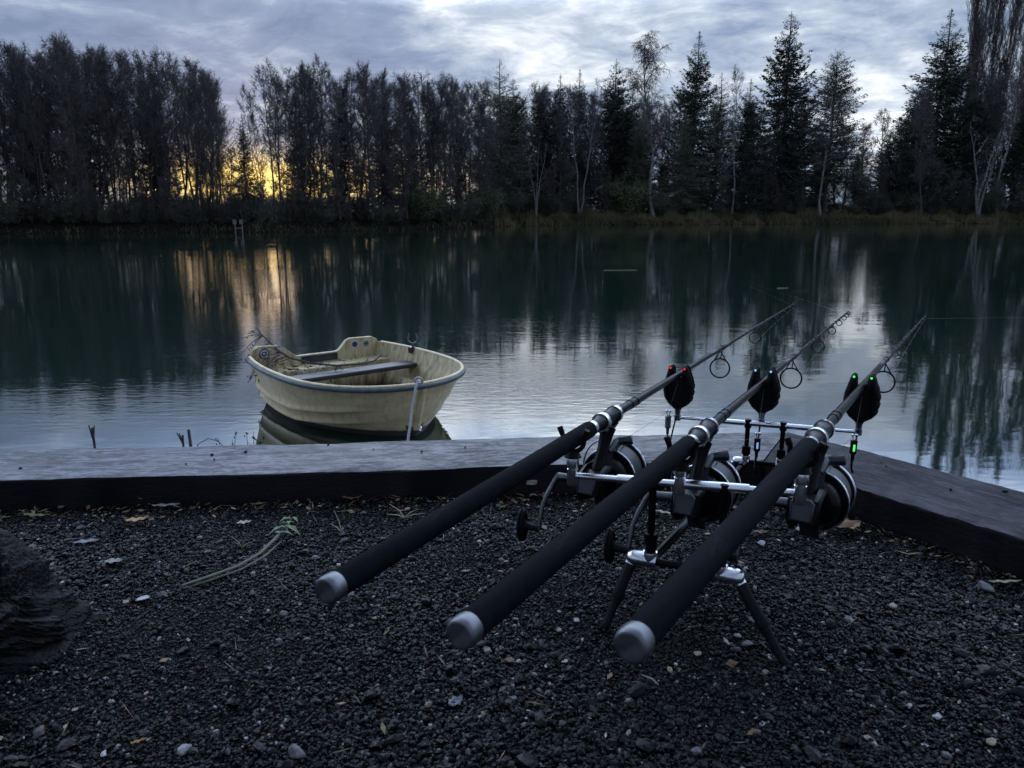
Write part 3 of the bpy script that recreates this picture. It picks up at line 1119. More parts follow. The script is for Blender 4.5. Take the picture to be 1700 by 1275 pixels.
# stubs standing up behind the left timber
for u0, v0, u1, v1, fork, r_, lab in ((158, 760, 153, 710, True, .0035, 'forked bare twig sticking up behind the left timber'),
                                      (304, 756, 303, 722, True, .0032, 'short stub with a side spike behind the left timber'),
                                      (317, 755, 313, 713, False, .0045, 'thick dark reed stub behind the left timber')):
    a, b_ = P(u0, v0, 1.86), P(u1, v1, 1.86)
    a = a + (a - b_) * 3.0
    mb = MB().tube([a, a.lerp(b_, .6) + Vector((.004, 0, 0)), b_], [r_, r_, r_ * .8], 7)
    if fork:
        m_ = a.lerp(b_, .90)
        mb.tube([m_, m_ + (b_ - a) * .10 + Vector((-.014 if u0 > 200 else .006, 0, .006))], [r_ * .7, r_ * .4], 6)
        mb.tube([m_, m_ + (b_ - a) * .12 + Vector((-.008, 0, .0))], [r_ * .7, r_ * .4], 6)
    tag(mb.build('twig_stub', M['bark'], origin=a), lab, 'twig', 'stubs behind the left timber')
a = P(330, 760, 1.9)
mb = MB()
mb.tube([P(325, 790, 1.9), P(328, 738, 1.9), P(345, 728, 1.9), P(362, 732, 1.9), P(372, 742, 1.9)], [.0012, .0012, .001, .001, .0006], 5)
for u0, u1, v1 in ((372, 362, 728), (383, 391, 715), (392, 385, 730), (412, 409, 718), (418, 421, 716)):
    mb.tube([P(u0, 790, 1.9), P((u0 + u1) / 2 + 2, 752, 1.9), P(u1, v1, 1.9)], [.0012, .001, .0006], 5)
    for k in range(3):
        q = P(u1 + random.uniform(-4, 4), v1 + random.uniform(0, 14), 1.9)
        mb.sphere(q, .0022, 6, 4)
tag(mb.build('dry_weed', M['bark'], origin=a), 'thin dry weed stems arching behind the left timber next to the boat', 'weed')


# ------------------------------------------------------------------ fishing rods with reels
RODS = [((540, 982), (1489.6, 399), .604, 'left'), ((762, 1055), (1531, 414.7), .520, 'middle'), ((1045, 1075), (1623.6, 426), .469, 'right')]


def rod_matrix(k):
    b, vp, t0, _ = RODS[k]
    d = ray(*vp).normalized()
    z = (Vector((0, 0, 1)) - d * d.z).normalized()
    y = z.cross(d)
    m = Matrix((d, y, z)).transposed().to_4x4()
    m.translation = P(*b, t0)
    return m


def rod_at(k, t):
    """distance along rod k where camera depth is t, and the point"""
    b, vp, t0, _ = RODS[k]
    r_ = ray(*vp)
    d = r_.normalized()
    L = (t - t0) * r_.length
    return L, P(*b, t0) + d * L


X = Vector((1, 0, 0))
rod = thing('fishing_rod', 'x', 'fishing rod', (0, 0, 0), 0, 'carp rods lying side by side on the rod pod')
MB().lathe((0, 0, 0), X, [(-.0003, .0080), (-.0003, .0098), (.0002, .0106), (.0016, .0116), (.004, .0120), (.0125, .0120), (.0135, .0117)], 36).build('butt_cap', M['dull_steel'], rod)
gr = MB().lathe((0, 0, 0), X, [(.0136, .0112), (.0150, .0117), (.10, .0117), (.30, .0120), (.48, .0124), (.585, .0126), (.590, .0122), (.592, .0105)], 36).build('grip', M['foam'], rod)
MB().lathe((0, 0, 0), X, [(.592, .0095), (.592, .0112), (.602, .0112), (.602, .0095)], 32).build('winding_check', M['steel'], rod)
MB().lathe((0, 0, 0), X, [(.602, .0098), (.625, .0105), (.637, .0128)], 32).build('rear_hood', M['plastic'], rod)
MB().lathe((0, 0, 0), X, [(.637, .0128), (.637, .0146), (.639, .0150), (.647, .0150), (.649, .0146), (.649, .0122)], 32).build('winding_check', M['steel'], rod)
MB().lathe((0, 0, 0), X, [(.649, .0122), (.660, .0124), (.695, .0122), (.698, .0136)], 32).build('reel_seat', M['carbon'], rod)
MB().lathe((0, 0, 0), X, [(.698, .0136), (.698, .0143), (.707, .0143), (.708, .0134), (.709, .0085)], 32).build('winding_check', M['steel'], rod)
LT = 3.17
MB().lathe((0, 0, 0), X, [(.70, .0080), (.98, .0070), (1.40, .0060), (1.56, .0057), (1.561, .0064), (1.66, .0062), (1.661, .0053), (2.0, .0046), (2.6, .0034), (LT, .0018)], 16).build('blank', M['carbon'], rod)
for a, r_ in ((.78, .0086), (.81, .0085), (1.50, .0064), (1.56, .0068), (1.65, .0066), (2.06, .0052)):
    MB().lathe((0, 0, 0), X, [(a, r_ - .002), (a, r_), (a + .012, r_), (a + .012, r_ - .002)], 16).build('whipping', M['plastic'], rod)
GUIDES = [(1.535, .0250, .052), (2.09, .0180, .035), (2.49, .0125, .023), (2.76, .0100, .0175), (2.97, .0085, .0145), (3.10, .0080, .013), (3.165, .0065, .010)]
for gx, gr_, drop in GUIDES:
    ringx = gx + drop * .22
    rg = MB().torus((ringx, 0, -drop), X, gr_, max(.0016, gr_ * .082), 36, 8).build('guide', M['plastic'], rod)
    if drop > .012:
        mb = MB()
        w_ = max(.0011, gr_ * .055)
        for sy_ in (-1, 1):
            mb.tube([(gx, 0, -.004), (ringx, sy_ * gr_ * .62, -drop + gr_ * .78)], w_, 6)
        mb.tube([(gx + .028 * gr_ / .022, 0, -.003), (ringx, 0, -drop + gr_)], w_, 6)
        mb.tube([(gx - .012, 0, -.0052), (gx + .030, 0, -.0048)], .003, 8)
        mb.build('guide_foot', M['plastic'], rg)

# reel: body mesh with its own sub-parts
AX = -.100
mb = MB()
# foot under the seat, stem, gearbox
mb.prism([(.640, -.0165), (.650, -.020), (.690, -.020), (.706, -.0155), (.700, -.0125), (.645, -.0125)], (0, 0, 0), (1, 0, 0), (0, 0, 1), (0, -1, 0), .016, .003)
mb.tube([(.672, 0, -.016), (.668, 0, -.026), (.655, 0, -.045), (.640, 0, -.066), (.630, 0, -.084)], [.0135, .0105, .0085, .0095, .014], 14, squash=1.25)
mb.prism([(.585, -.102), (.600, -.116), (.640, -.126), (.668, -.122), (.672, -.085), (.655, -.068), (.620, -.064), (.592, -.072)], (0, 0, 0), (1, 0, 0), (0, 0, 1), (0, -1, 0), .042, .008, 4)
reel = mb.build('reel', M['plastic'], rod)
MB().prism([(-.0135, -.016), (.0135, -.016), (.0155, .008), (.010, .0135), (-.010, .0135), (-.0155, .008)], (.586, 0, -.083), (0, 1, 0), (.25, 0, 1), (-1, 0, .2), .010, .0025).build('rear_cover', M['blue_black'], reel)
MB().lathe((0, 0, AX), X, [(.655, .018), (.657, .028), (.664, .034), (.676, .0365), (.684, .0365), (.684, .028)], 36).build('rotor', M['plastic'], reel)
for s_ in (1, -1):
    mb = MB()
    mb.prism([(.660, .030), (.672, .043), (.700, .052), (.716, .054), (.722, .048), (.705, .0445), (.690, .0405), (.680, .034)], (0, 0, AX), (1, 0, 0), (0, 0, s_), (0, -s_, 0), .026, .006, 3)
    mb.build('rotor_arm', M['blue_black'], reel)
sp = MB().lathe((0, 0, AX), X, [(.684, .030), (.684, .0425), (.686, .0440), (.690, .0440), (.692, .0412), (.738, .0400), (.740, .0435), (.742, .0440), (.744, .030), (.758, .026), (.762, .020), (.763, .004)], 44).build('spool', M['plastic'], reel)
MB().lathe((0, 0, AX), X, [(.6935, .038), (.6935, .0420), (.715, .0428), (.7375, .0412), (.7375, .038)], 44).build('wound_line', M['spooled'], reel)
MB().torus((.6865, 0, AX), X, .0447, .0014, 48, 8).build('spool_rim', M['steel'], reel)
MB().torus((.7425, 0, AX), X, .0450, .0019, 48, 8).build('spool_rim', M['steel'], reel)
bl = [(.712, math.sin(a) * .060 * 1.0, AX + math.cos(a) * .056) for a in [R(x) for x in range(4, 181, 11)]]
bl = [(x + .018 * math.sin(math.pi * i_ / (len(bl) - 1)), y, z) for i_, (x, y, z) in enumerate(bl)]
MB().tube(bl, .0017, 8).build('bail_wire', M['steel'], reel)
MB().lathe((.700, -.014, AX + .0575), (.35, -1, .15), [(-.012, .004), (-.010, .0065), (.010, .0075), (.017, .0085), (.019, .006)], 16).tube([(.668, -.004, AX + .045), (.690, -.006, AX + .054), (.706, -.010, AX + .058)], [.006, .0085, .007], 10).build('line_roller', M['blue_black'], reel)
# crank on the left side
MB().tube([(.622, .018, -.090), (.620, .045, -.091), (.619, .060, -.092)], [.008, .0062, .0075], 12).tube([(.619, .058, -.090), (.617, .064, -.098), (.603, .070, -.115), (.594, .075, -.135), (.588, .077, -.160), (.585, .078, -.172)], [.0062, .0048, .0042, .0038, .0036, .0044], 10).build('crank', M['gun'], reel)
kb = MB().tube([(.585, .076, -.170), (.584, .098, -.169)], [.0055, .0062], 12)
kb.lathe((.584, .096, -.169), (0, 1, 0), [(0, .006), (.004, .010), (.006, .010)], 14)
n0 = len(kb.v)
kb.prism([(.0125 * math.cos(a), .0270 * math.sin(a)) for a in [2 * math.pi * i_ / 20 for i_ in range(20)]], (.584, .105, -.169), (1, 0, 0), (0, 0, 1), (0, -1, 0), .013, .0055, 4)
kb.build('crank_knob', M['matt_plastic'], reel)

RODLAB = ['black carp rod resting on the red-lit bite alarm, leftmost of the three', 'black carp rod resting on the blue-lit bite alarm, between the other two', 'black carp rod resting on the green-lit bite alarm, its butt nearest to us']
for k in range(3):
    o = rod if k == 0 else copy_tree(rod)
    o.matrix_world = rod_matrix(k)
    o['label'] = RODLAB[k]

# ------------------------------------------------------------------ rod pod
Zv = Vector((0, 0, 1))
near = [rod_at(0, 1.066), rod_at(1, 1.000), rod_at(2, .937)]
farr = [rod_at(0, 1.584), rod_at(1, 1.520), rod_at(2, 1.417)]
nb0, nb2 = near[0][1] - Zv * .054, near[2][1] - Zv * .054
fb0, fb2 = farr[0][1] - Zv * .094, farr[2][1] - Zv * .090
pod = thing('rod_pod', 'black and silver three-rod pod standing on splayed legs in the gravel', 'rod pod', ((nb0.x + nb2.x) / 2, (nb0.y + fb0.y) / 2, 0))
O = pod.location.copy()
nd = (nb2 - nb0).normalized()


def bar(a, b, sections, name, thin, thick, m):
    d = (b - a).normalized()
    mb_ = MB().tube([a, b], thin, 14)
    L = (b - a).length
    for s0, s1 in sections:
        mb_.lathe(a + d * (L * s0), d, [(0, thin), (0, thick), (.002, thick * 1.06), (L * (s1 - s0) - .002, thick * 1.06), (L * (s1 - s0), thick), (L * (s1 - s0), thin)], 16)
    return mb_.build(name, m, pod, O)


bar(nb0, nb2, [(.22, .385), (.50, .80)], 'butt_bar', .0046, .0062, M['steel'])
bar(fb0, fb2, [(.27, .80)], 'alarm_bar', .0034, .0052, M['steel'])
for k in range(3):
    L_, q = near[k]
    # nearest point of the bar
    s = (q - nb0).dot(nd)
    bp = nb0 + nd * s
    base = Vector((q.x, q.y, bp.z))
    po = MB().lathe(base - Zv * .014, Zv, [(0, .004), (.0, .0072), (.003, .0078), (.024, .0078), (.0245, .0066), (.027, .0066), (.0275, .0088), (.030, .0092), (.040, .0092), (.0415, .0086), (.0415, .004)], 20).build('butt_post', M['steel'], pod, O)
    # soft rest: two prongs and a waist
    m_ = rod_matrix(k)
    yv = Vector((m_[0][1], m_[1][1], m_[2][1]))
    c_ = q
    st_ = base + Zv * .0275
    cup = [c_ + yv * (.0165 * math.cos(a)) + Zv * (.0165 * math.sin(a) - .001) for a in [R(x) for x in range(165, 376, 15)]]
    cup = [c_ + yv * -.021 + Zv * .016, c_ + yv * -.0175 + Zv * .008] + cup + [c_ + yv * .0175 + Zv * .008, c_ + yv * .021 + Zv * .016]
    mb = MB().tube(cup, [.0042] * 2 + [.0034] * (len(cup) - 4) + [.0042] * 2, 10)
    mb.tube([st_, st_ + Zv * .006, c_ - Zv * .026, c_ - Zv * .017], [.0075, .0095, .0125, .008], 14)
    mb.build('butt_rest', M['matt_plastic'], po, O)

nbp = lambda s: nb0.lerp(nb2, s)
fbp = lambda s: fb0.lerp(fb2, s)
TEEZ = .102
tn = []
for s in (.385, .70):
    b_ = nbp(s)
    tz = Vector((b_.x, b_.y, TEEZ))
    tn.append(tz)
    MB().lathe(b_ + Zv * .006, -Zv, [(0, .004), (.001, .0075), (.012, .0078), (.014, .0052), (b_.z - TEEZ - .030, .0050), (b_.z - TEEZ - .029, .0090), (b_.z - TEEZ - .024, .0096), (b_.z - TEEZ - .020, .0088), (b_.z - TEEZ - .004, .0088), (b_.z - TEEZ, .006)], 18).build('upright', M['plastic'], pod, O)
tf = []
for s in (.42, .615):
    b_ = fbp(s)
    tz = Vector((b_.x, b_.y, b_.z - .076))
    tf.append(tz)
    MB().lathe(b_ + Zv * .009, -Zv, [(0, .003), (.001, .0065), (.018, .0070), (.020, .0048), (.056, .0046), (.058, .0085), (.074, .0088), (.078, .006)], 18).build('upright', M['plastic'], pod, O)
cross_dir = (tn[1] - tn[0]).normalized()
fd = (tf[1] - tf[0]).normalized()
ends = {}
for key, tz, sg, d in (('nl', tn[0], -1, cross_dir), ('nr', tn[1], 1, cross_dir), ('fl', tf[0], -1, fd), ('fr', tf[1], 1, fd)):
    d = d * sg
    k = 1. if key[0] == 'n' else .8
    MB().lathe(tz - d * .010 * k - Zv * .006, d, [(0, .006), (0, .0098 * k), (.018 * k, .0104 * k), (.0185 * k, .0112 * k), (.034 * k, .0112 * k), (.040 * k, .0090 * k), (.0425 * k, .005 * k)], 22).lathe(tz - Zv * .006, Zv, [(0, .010 * k), (.0105, .0105 * k), (.0135, .0098 * k)], 18).build('tee_joint', M['steel'], pod, O)
    ends[key] = tz + d * .026 * k - Zv * .012
MB().tube([tn[0] - Zv * .006, tn[1] - Zv * .006], .0052, 12).build('cross_tube', M['plastic'], pod, O)
MB().tube([tf[0] - Zv * .006, tf[1] - Zv * .006], .0046, 12).build('cross_tube', M['plastic'], pod, O)
for a, b_ in ((tn[0], tf[0]), (tn[1], tf[1])):
    a, b_ = a - Zv * .008, b_ - Zv * .008
    d = (b_ - a).normalized()
    L = (b_ - a).length
    MB().lathe(a, d, [(0, .0068), (L * .55, .0068), (L * .551, .0082), (L * .60, .0082), (L * .601, .0054), (L * .93, .0054), (L * .931, .0076), (L, .0076)], 14).build('spine_tube', M['plastic'], pod, O)
feet = {'nl': G(1000, 1052, -.008), 'nr': G(1312, 1118, -.008), 'fl': ends['fl'] + Vector((-.05, -.085, 0)), 'fr': ends['fr'] + Vector((.075, -.10, 0))}
for key in ('fl', 'fr'): feet[key].z = -.005
for key in ends:
    a, b_ = ends[key], feet[key]
    d = (b_ - a).normalized()
    L = (b_ - a).length
    lg = MB().lathe(a, d, [(0, .006), (.004, .0078), (L * .42, .0078), (L * .421, .0092), (L * .47, .0094), (L * .50, .0088), (L * .505, .0078), (L * .55, .0078), (L * .555, .0062), (L - .018, .0058), (L - .012, .0075), (L, .003)], 16).build('leg', M['matt_plastic'], pod, O)
    MB().lathe(a - d * .002, d, [(0, .0074), (.0, .0088), (.006, .0088), (.007, .007)], 16).build('leg_collar', M['steel'], lg, O)

# ------------------------------------------------------------------ bite alarms
U = 63e-3 / 385
right_ear = [(45, 0), (60, 15), (130, 60), (178, 120), (186, 150), (180, 172), (196, 205), (200, 235), (188, 262), (198, 290), (200, 322), (188, 348), (188, 362), (172, 420), (150, 470), (132, 525), (118, 555), (98, 570), (74, 568), (56, 545), (46, 505), (34, 440), (24, 405)]
left_ear = [(-30, 398), (-52, 420), (-60, 470), (-62, 520), (-72, 556), (-96, 568), (-120, 558), (-138, 528), (-160, 440), (-188, 335), (-196, 230), (-176, 140), (-120, 60), (-60, 15), (-45, 0)]
OUT = [(x * U, (y) * U + .024) for x, y in right_ear + left_ear]
bd = (fb2 - fb0).normalized()
bdh = Vector((bd.x, bd.y, 0)).normalized()
ay = math.atan2(bdh.y, bdh.x)
ALAB = ['black bite alarm with two red lights, under the left rod', 'black bite alarm with two blue-white lights, under the middle rod', 'black bite alarm with two green lights, under the right rod']
HLAB = ['silver bobbin hanging unlit beside the red-lit alarm', 'bobbin with a blue-lit barrel hanging beside the blue alarm', 'bobbin with a bright green-lit barrel hanging beside the green alarm']
HP = [((1109, 700), 1.56), ((1257, 738), 1.47), ((1417, 742), 1.385)]
clip_pts, slot_pts = [], []
for k, cn in enumerate(('red', 'blue', 'green')):
    L_, q = farr[k]
    bp = fb0.lerp(fb2, ((q - fb0).dot(bd)) / (fb2 - fb0).length)
    loc = Vector((q.x + (.001), q.y, bp.z - .004))
    a_ = thing('bite_alarm', ALAB[k], 'bite alarm', loc, ay, 'bite alarms on the front bar of the pod')
    body = MB().prism(OUT, (0, 0, 0), (1, 0, 0), (0, 0, 1), (0, -1, 0), .026, .008, 4).build('body', M['matt_plastic'], a_)
    mb = MB().lathe((0, 0, -.002), Zv, [(0, .0035), (0, .0068), (.012, .0068), (.013, .0058), (.020, .0058), (.027, .0085)], 18)
    mb.build('stem', M['dull_steel'], a_)
    for x_ in (-100, 82):
        led = MB().sphere((x_ * U, -.0125, 540 * U + .024), .0023, 14, 10, (1, .8, 1)).build('lamp', M['led_' + cn], a_)
        MB().torus((x_ * U, -.0128, 540 * U + .024), (0, 1, 0), .0032, .0011, 20, 6).build('lamp_rim', M['plastic'], led)
    MB().torus((-50 * U, -.0128, 160 * U + .024), (0, 1, 0), .0165, .0008, 26, 6, R(55), R(185), up=(0, 0, 1)).build('speaker_ridge', M['plastic'], a_)
    for y_ in (132, 222, 312):
        MB().torus((128 * U, -.0125, y_ * U + .024), (0, 1, 0), .0052, .0013, 20, 7).sphere((128 * U, -.0118, y_ * U + .024), .0042, 12, 8, (1, .6, 1)).build('button', M['plastic'], a_)
    slot_pts.append(q)
    # bobbin
    hp = P(*HP[k][0], HP[k][1])
    h = thing('bobbin', HLAB[k], 'bobbin', hp, 0, 'bobbins hanging on the lines')
    hb = MB().lathe((0, 0, .013), -Zv, [(0, .003), (.001, .0062), (.004, .0066), (.0045, .0060), (.021, .0060), (.0215, .0064), (.025, .0062), (.028, .0035), (.040, .0028)], 18).build('barrel', M['dull_steel'] if k == 0 else M['plastic'], h)
    if k: MB().lathe((-.0012, -.0052, .006), -Zv, [(0, .001), (.0005, .0019), (.0125, .0019), (.013, .001)], 10).build('glow_tube', M['glow_' + cn], h)
    mb = MB()
    for sx in (-1, 1): mb.tube([(sx * .0018, 0, .012), (sx * .0030, 0, .021)], .0009, 6).sphere((sx * .0034, 0, .0225), .0030, 10, 8)
    mb.build('line_clip', M['steel'], h)
    rel = loc - hp
    low = -.060 if k < 2 else -.050
    MB().tube([(0, 0, -.024), (0, 0, low * .8), (.003, 0, low), (rel.x * .35, rel.y * .5, low * .95), (rel.x * .7, rel.y * .8, -.02), (rel.x - .004, rel.y - .008, rel.z + .010)], [.0016, .0017, .0017, .0017, .0017, .0016], 8).build('cord', M['plastic'], h)
    clip_pts.append(hp + Zv * .0225)

# lines: spool - bobbin - alarm - guides
for k in range(3):
    m_ = rod_matrix(k)
    pts_ = [m_ @ Vector((.722, .0, AX + .0440)), clip_pts[k], slot_pts[k] - Zv * .0085 + Vector((0, -.004, 0))]
    for gx, gr_, drop in GUIDES:
        pts_.append(m_ @ Vector((gx + drop * .22, 0, -drop - gr_ + .0022)))
    tipp = pts_[-1]
    d = (m_ @ Vector((1, 0, 0)) - m_.translation)
    ent = Vector((tipp.x + (9 if k == 2 else 4), tipp.y + (6 if k == 2 else 14), WZ + (.42 if k == 2 else -.05)))
    if k == 2: ent = tipp + (ray(1720, 527) * 9 - (tipp - Vector((0, 0, HC)))) * .98
    pts_.append(ent)
    tag(MB().tube(pts_, .00028 if k < 2 else .00034, 5).build('fishing_line', M['line'], origin=pts_[0]), ['thin line from the left reel through the rings of the left rod', 'thin line from the middle reel through the rings of the middle rod', 'thin line leaving the right rod tip towards the right edge of the water'][k], 'fishing line', 'lines of the three rods')

# ------------------------------------------------------------------ the dinghy
BX, BY, BTH, BL, BW, BF, BNn, BMm, BWR = -1.689, 6.389, .671, 1.752, 1.361, .401, 3.0, 1.92, .773
boat = thing('rowing_boat', 'small cream dinghy with a grey-blue rubbing strip moored behind the timber', 'boat', (BX, BY, WZ), BTH - math.pi / 2)


def plan(s):
    if s < .4:
        a_ = (.4 - s) / .4
        return 1 - .13 * a_ * a_
    a_ = (s - .4) / .6
    return max(0., 1 - a_ ** BNn) ** (1 / BMm)


def ridge(s):
    k_ = max(0, s - .55) / .35
    return .055 + .055 * k_ + .02 * (1 - min(1, s * 3)), .150 + .060 * k_ + .01 * (1 - min(1, s * 3))


def zlist(s):
    a_, b_ = ridge(s)
    return [-.11, -.09, -.05, 0, a_ - .014, a_ - .008, a_ - .004, a_, a_ + .008, a_ + .018, a_ + .034, b_ - .030, b_ - .014, b_ - .008, b_ - .004, b_, b_ + .008, b_ + .018, b_ + .034, b_ + .06, .30, .35, BF]


def hullpt(s, z, side, inset=0.):
    """point of the hull skin at station s and height z; side +1 port"""
    zf = z / BF
    wr = BWR - .36 * max(0, (s - .5) / .5) ** 1.2
    if z >= 0:
        fr = wr + (1 - wr) * (max(zf, 0) ** .8)
    else:
        fr = wr * (1 - ((-z) / .115) ** 2 * .55)
    fade = 1 - max(0, min(1, (s - .80) / .13))
    out = 0
    for zr in ridge(s):
        dz = z - zr
        out += .028 * fade * (math.exp(-(dz / .028) ** 2) if dz > 0 else math.exp(-(dz / .005) ** 2))
    b_ = plan(s) * BW / 2 * fr + (out - inset) * (1 if plan(s) > .12 else plan(s) / .12)
    x_ = s * BL * (.9 + .1 * zf) + .02 * (1 - zf) - (inset if s > .85 else 0) * ((s - .85) / .15 if s > .85 else 0) + (.0 if s > .1 else 0)
    return Vector((x_, side * max(b_, 0), z))


SS = [0, .04, .09, .15, .22, .3, .38, .46, .54, .62, .69, .75, .80, .84, .875, .905, .93, .95, .967, .98, .99, .996, 1.]
ZS = zlist(0)
mb = MB()
for side in (-1, 1):
    b0 = len(mb.v)
    for s in SS:
        for z in zlist(s): mb.v.append(hullpt(s, z, side))
    n = len(ZS)
    for i_ in range(len(SS) - 1):
        for j in range(n - 1):
            k_ = b0 + i_ * n + j
            q = (k_, k_ + n, k_ + n + 1, k_ + 1)
            mb.f.append(q if side < 0 else q[::-1])
# bottom
b0 = len(mb.v)
for s in SS:
    mb.v += [hullpt(s, ZS[0], -1), hullpt(s, ZS[0], 1)]
for i_ in range(len(SS) - 1):
    k_ = b0 + i_ * 2
    mb.f.append((k_, k_ + 1, k_ + 3, k_ + 2))
# transom (outer face), with raised knees and a motor notch
TT = [(-.592, BF), (-.575, BF + .04), (-.52, BF + .075), (-.36, BF + .068), (-.30, BF + .045), (-.20, BF - .035), (-.17, BF - .04), (.17, BF - .04), (.20, BF - .03), (.27, BF + .045), (.31, BF + .06), (.52, BF + .055), (.575, BF + .03), (.592, BF)]
low_ = [hullpt(0, z, 1) for z in reversed(ZS[:-1])] + [hullpt(0, z, -1) for z in ZS[:-1]]
outl = [(p_.y, p_.z) for p_ in low_]
poly = [(y_, z_) for y_, z_ in TT] + outl
poly_in = [(y_, z_) for y_, z_ in TT] + [(.50, .06), (-.50, .06)]
k_ = len(mb.v)
mb.v += [Vector((-.002, y_, z_)) for y_, z_ in poly]
mb.f.append(tuple(range(k_, k_ + len(poly))))
hull = mb.build('hull', M['hull'], boat)

# inner skin
IN = .028
mb = MB()
ZI = [.03, .06, .10, .15, .20, .25, .30, .35, BF + .001]
SI = [0.02] + SS[1:]
for side in (-1, 1):
    b0 = len(mb.v)
    for s in SI:
        for z in ZI: mb.v.append(hullpt(s, z, side, IN + (.004 if z < .3 else 0)))
    n = len(ZI)
    for i_ in range(len(SI) - 1):
        for j in range(n - 1):
            k_ = b0 + i_ * n + j
            q = (k_, k_ + n, k_ + n + 1, k_ + 1)
            mb.f.append(q if side > 0 else q[::-1])
b0 = len(mb.v)
for s in SI: mb.v += [hullpt(s, ZI[0], -1, IN), hullpt(s, ZI[0], 1, IN)]
for i_ in range(len(SI) - 1):
    k_ = b0 + i_ * 2
    mb.f.append((k_, k_ + 2, k_ + 3, k_ + 1))
# flat of the gunwale between the two skins
for side in (-1, 1):
    b0 = len(mb.v)
    for s in SI: mb.v += [hullpt(s, BF, side) + Vector((0, 0, .002)), hullpt(s, BF, side, IN) + Vector((0, 0, .004))]
    for i_ in range(len(SI) - 1):
        k_ = b0 + i_ * 2
        q = (k_, k_ + 1, k_ + 3, k_ + 2)
        mb.f.append(q if side > 0 else q[::-1])
# transom slab: inner face and top edge
k_ = len(mb.v)
nT = len(TT)
TK = .045
mb.v += [Vector((TK, y_ * .985, z_)) for y_, z_ in poly_in]
mb.f.append(tuple(reversed(range(k_, k_ + len(poly_in)))))
k2 = len(mb.v)
for y_, z_ in TT: mb.v += [Vector((-.001, y_, z_ + .001)), Vector((TK, y_ * .985, z_))]
for i_ in range(nT - 1):
    a = k2 + i_ * 2
    mb.f.append((a, a + 2, a + 3, a + 1))
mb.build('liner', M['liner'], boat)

# gunwale lip and rubbing strip
gl = [hullpt(s, BF, -1, .012) for s in SS[1:]] + [hullpt(s, BF, 1, .012) for s in reversed(SS[1:-1])]
gl = [p_ + Vector((0, 0, .004)) for p_ in gl]
MB().tube(gl, .013, 10, squash=.8).build('gunwale', M['hull'], boat)
gl = [hullpt(s, BF - .016, -1, -.010) for s in SS] + [hullpt(s, BF - .016, 1, -.010) for s in reversed(SS[:-1])]
MB().tube(gl, .017, 12, squash=1.0).build('rubbing_strip', M['rub'], boat)


# seats
def shelf(name, x0, x1, zt, th, m, ins=.03, nose=.01):
    mb_ = MB()
    n_ = 8
    top, bot = [], []
    for i_ in range(n_ + 1):
        x_ = x0 + (x1 - x0) * i_ / n_
        ys = []
        for z_ in (zt, zt - th):
            s = min(max((x_ - .02 * (1 - z_ / BF)) / (BL * (.9 + .1 * z_ / BF)), 0.02), .99)
            ys.append(max(hullpt(s, z_, 1, ins).y, .02))
        top.append((x_, *ys))
    b_ = len(mb_.v)
    for x_, y_, yb in top: mb_.v += [Vector((x_, -y_, zt)), Vector((x_, y_, zt)), Vector((x_, -yb, zt - th)), Vector((x_, yb, zt - th))]
    for i_ in range(n_):
        a = b_ + i_ * 4
        mb_.f += [(a, a + 4, a + 5, a + 1), (a + 2, a + 3, a + 7, a + 6), (a, a + 2, a + 6, a + 4), (a + 1, a + 5, a + 7, a + 3)]
    mb_.f += [(b_, b_ + 1, b_ + 3, b_ + 2), (b_ + n_ * 4, b_ + n_ * 4 + 2, b_ + n_ * 4 + 3, b_ + n_ * 4 + 1)]
    return mb_.build(name, m, boat, smooth=False, bevel=.008)


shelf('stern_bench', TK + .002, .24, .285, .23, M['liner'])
shelf('thwart', .49, .66, .30, .035, M['thwart'], .036)
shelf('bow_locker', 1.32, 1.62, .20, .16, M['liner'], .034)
MB().box((.0475, 0.01, BF - .078), (.005, 0, 0), (0, .165, 0), (0, 0, .030)).build('motor_pad', M['thwart'], boat, smooth=False, bevel=.003)
# keel strip up the stem
st = [hullpt(1., z, 1) + Vector((.006, 0, 0)) for z in (-.09, -.04, 0, .05, .1, .16, .22, .28, .33, .37)]
MB().tube(st, [.014, .017, .02, .022, .024, .024, .024, .022, .02, .018], 10).build('stem_band', M['hull'], boat)
# badges on the two transom knees
for y_, z_, ma, mi, rr in ((-.47, BF + .010, 'sticker_blue', 'sticker_white', .042), (-.355, BF + .008, 'sticker_white', 'sticker_red', .042), (.345, BF + .005, 'sticker_white', 'sticker_blue', .032), (.455, BF + .000, 'sticker_white', 'sticker_green', .034)):
    bdg = MB().lathe((TK + .0005, y_, z_), X, [(0, rr), (.002, rr), (.0022, rr * .95)], 28).build('badge', M[ma], boat)
    if ma == 'sticker_blue':
        MB().torus((TK + .003, y_, z_), X, rr * .66, rr * .14, 28, 6).build('badge_ring', M[mi], bdg)
        MB().prism([(-.011, -.012), (.006, -.010), (.012, .002), (.006, .012), (-.008, .011), (-.013, .002)], (TK + .003, y_, z_), (0, 1, 0), (0, 0, 1), X, .002, .0005, 1).build('badge_emblem', M[mi], bdg)
    else:
        MB().lathe((TK + .002, y_, z_), X, [(0, rr * .8), (.0016, rr * .8)], 26).build('badge_ring', M[mi], bdg)
        MB().prism([(-.020, -.004), (.020, -.004), (.020, .006), (.006, .008), (0, .014), (-.006, .008), (-.020, .006)], (TK + .0042, y_, z_), (0, 1, 0), (0, 0, 1), X, .0014, .0003, 1).build('badge_emblem', M['sticker_dark'], bdg)
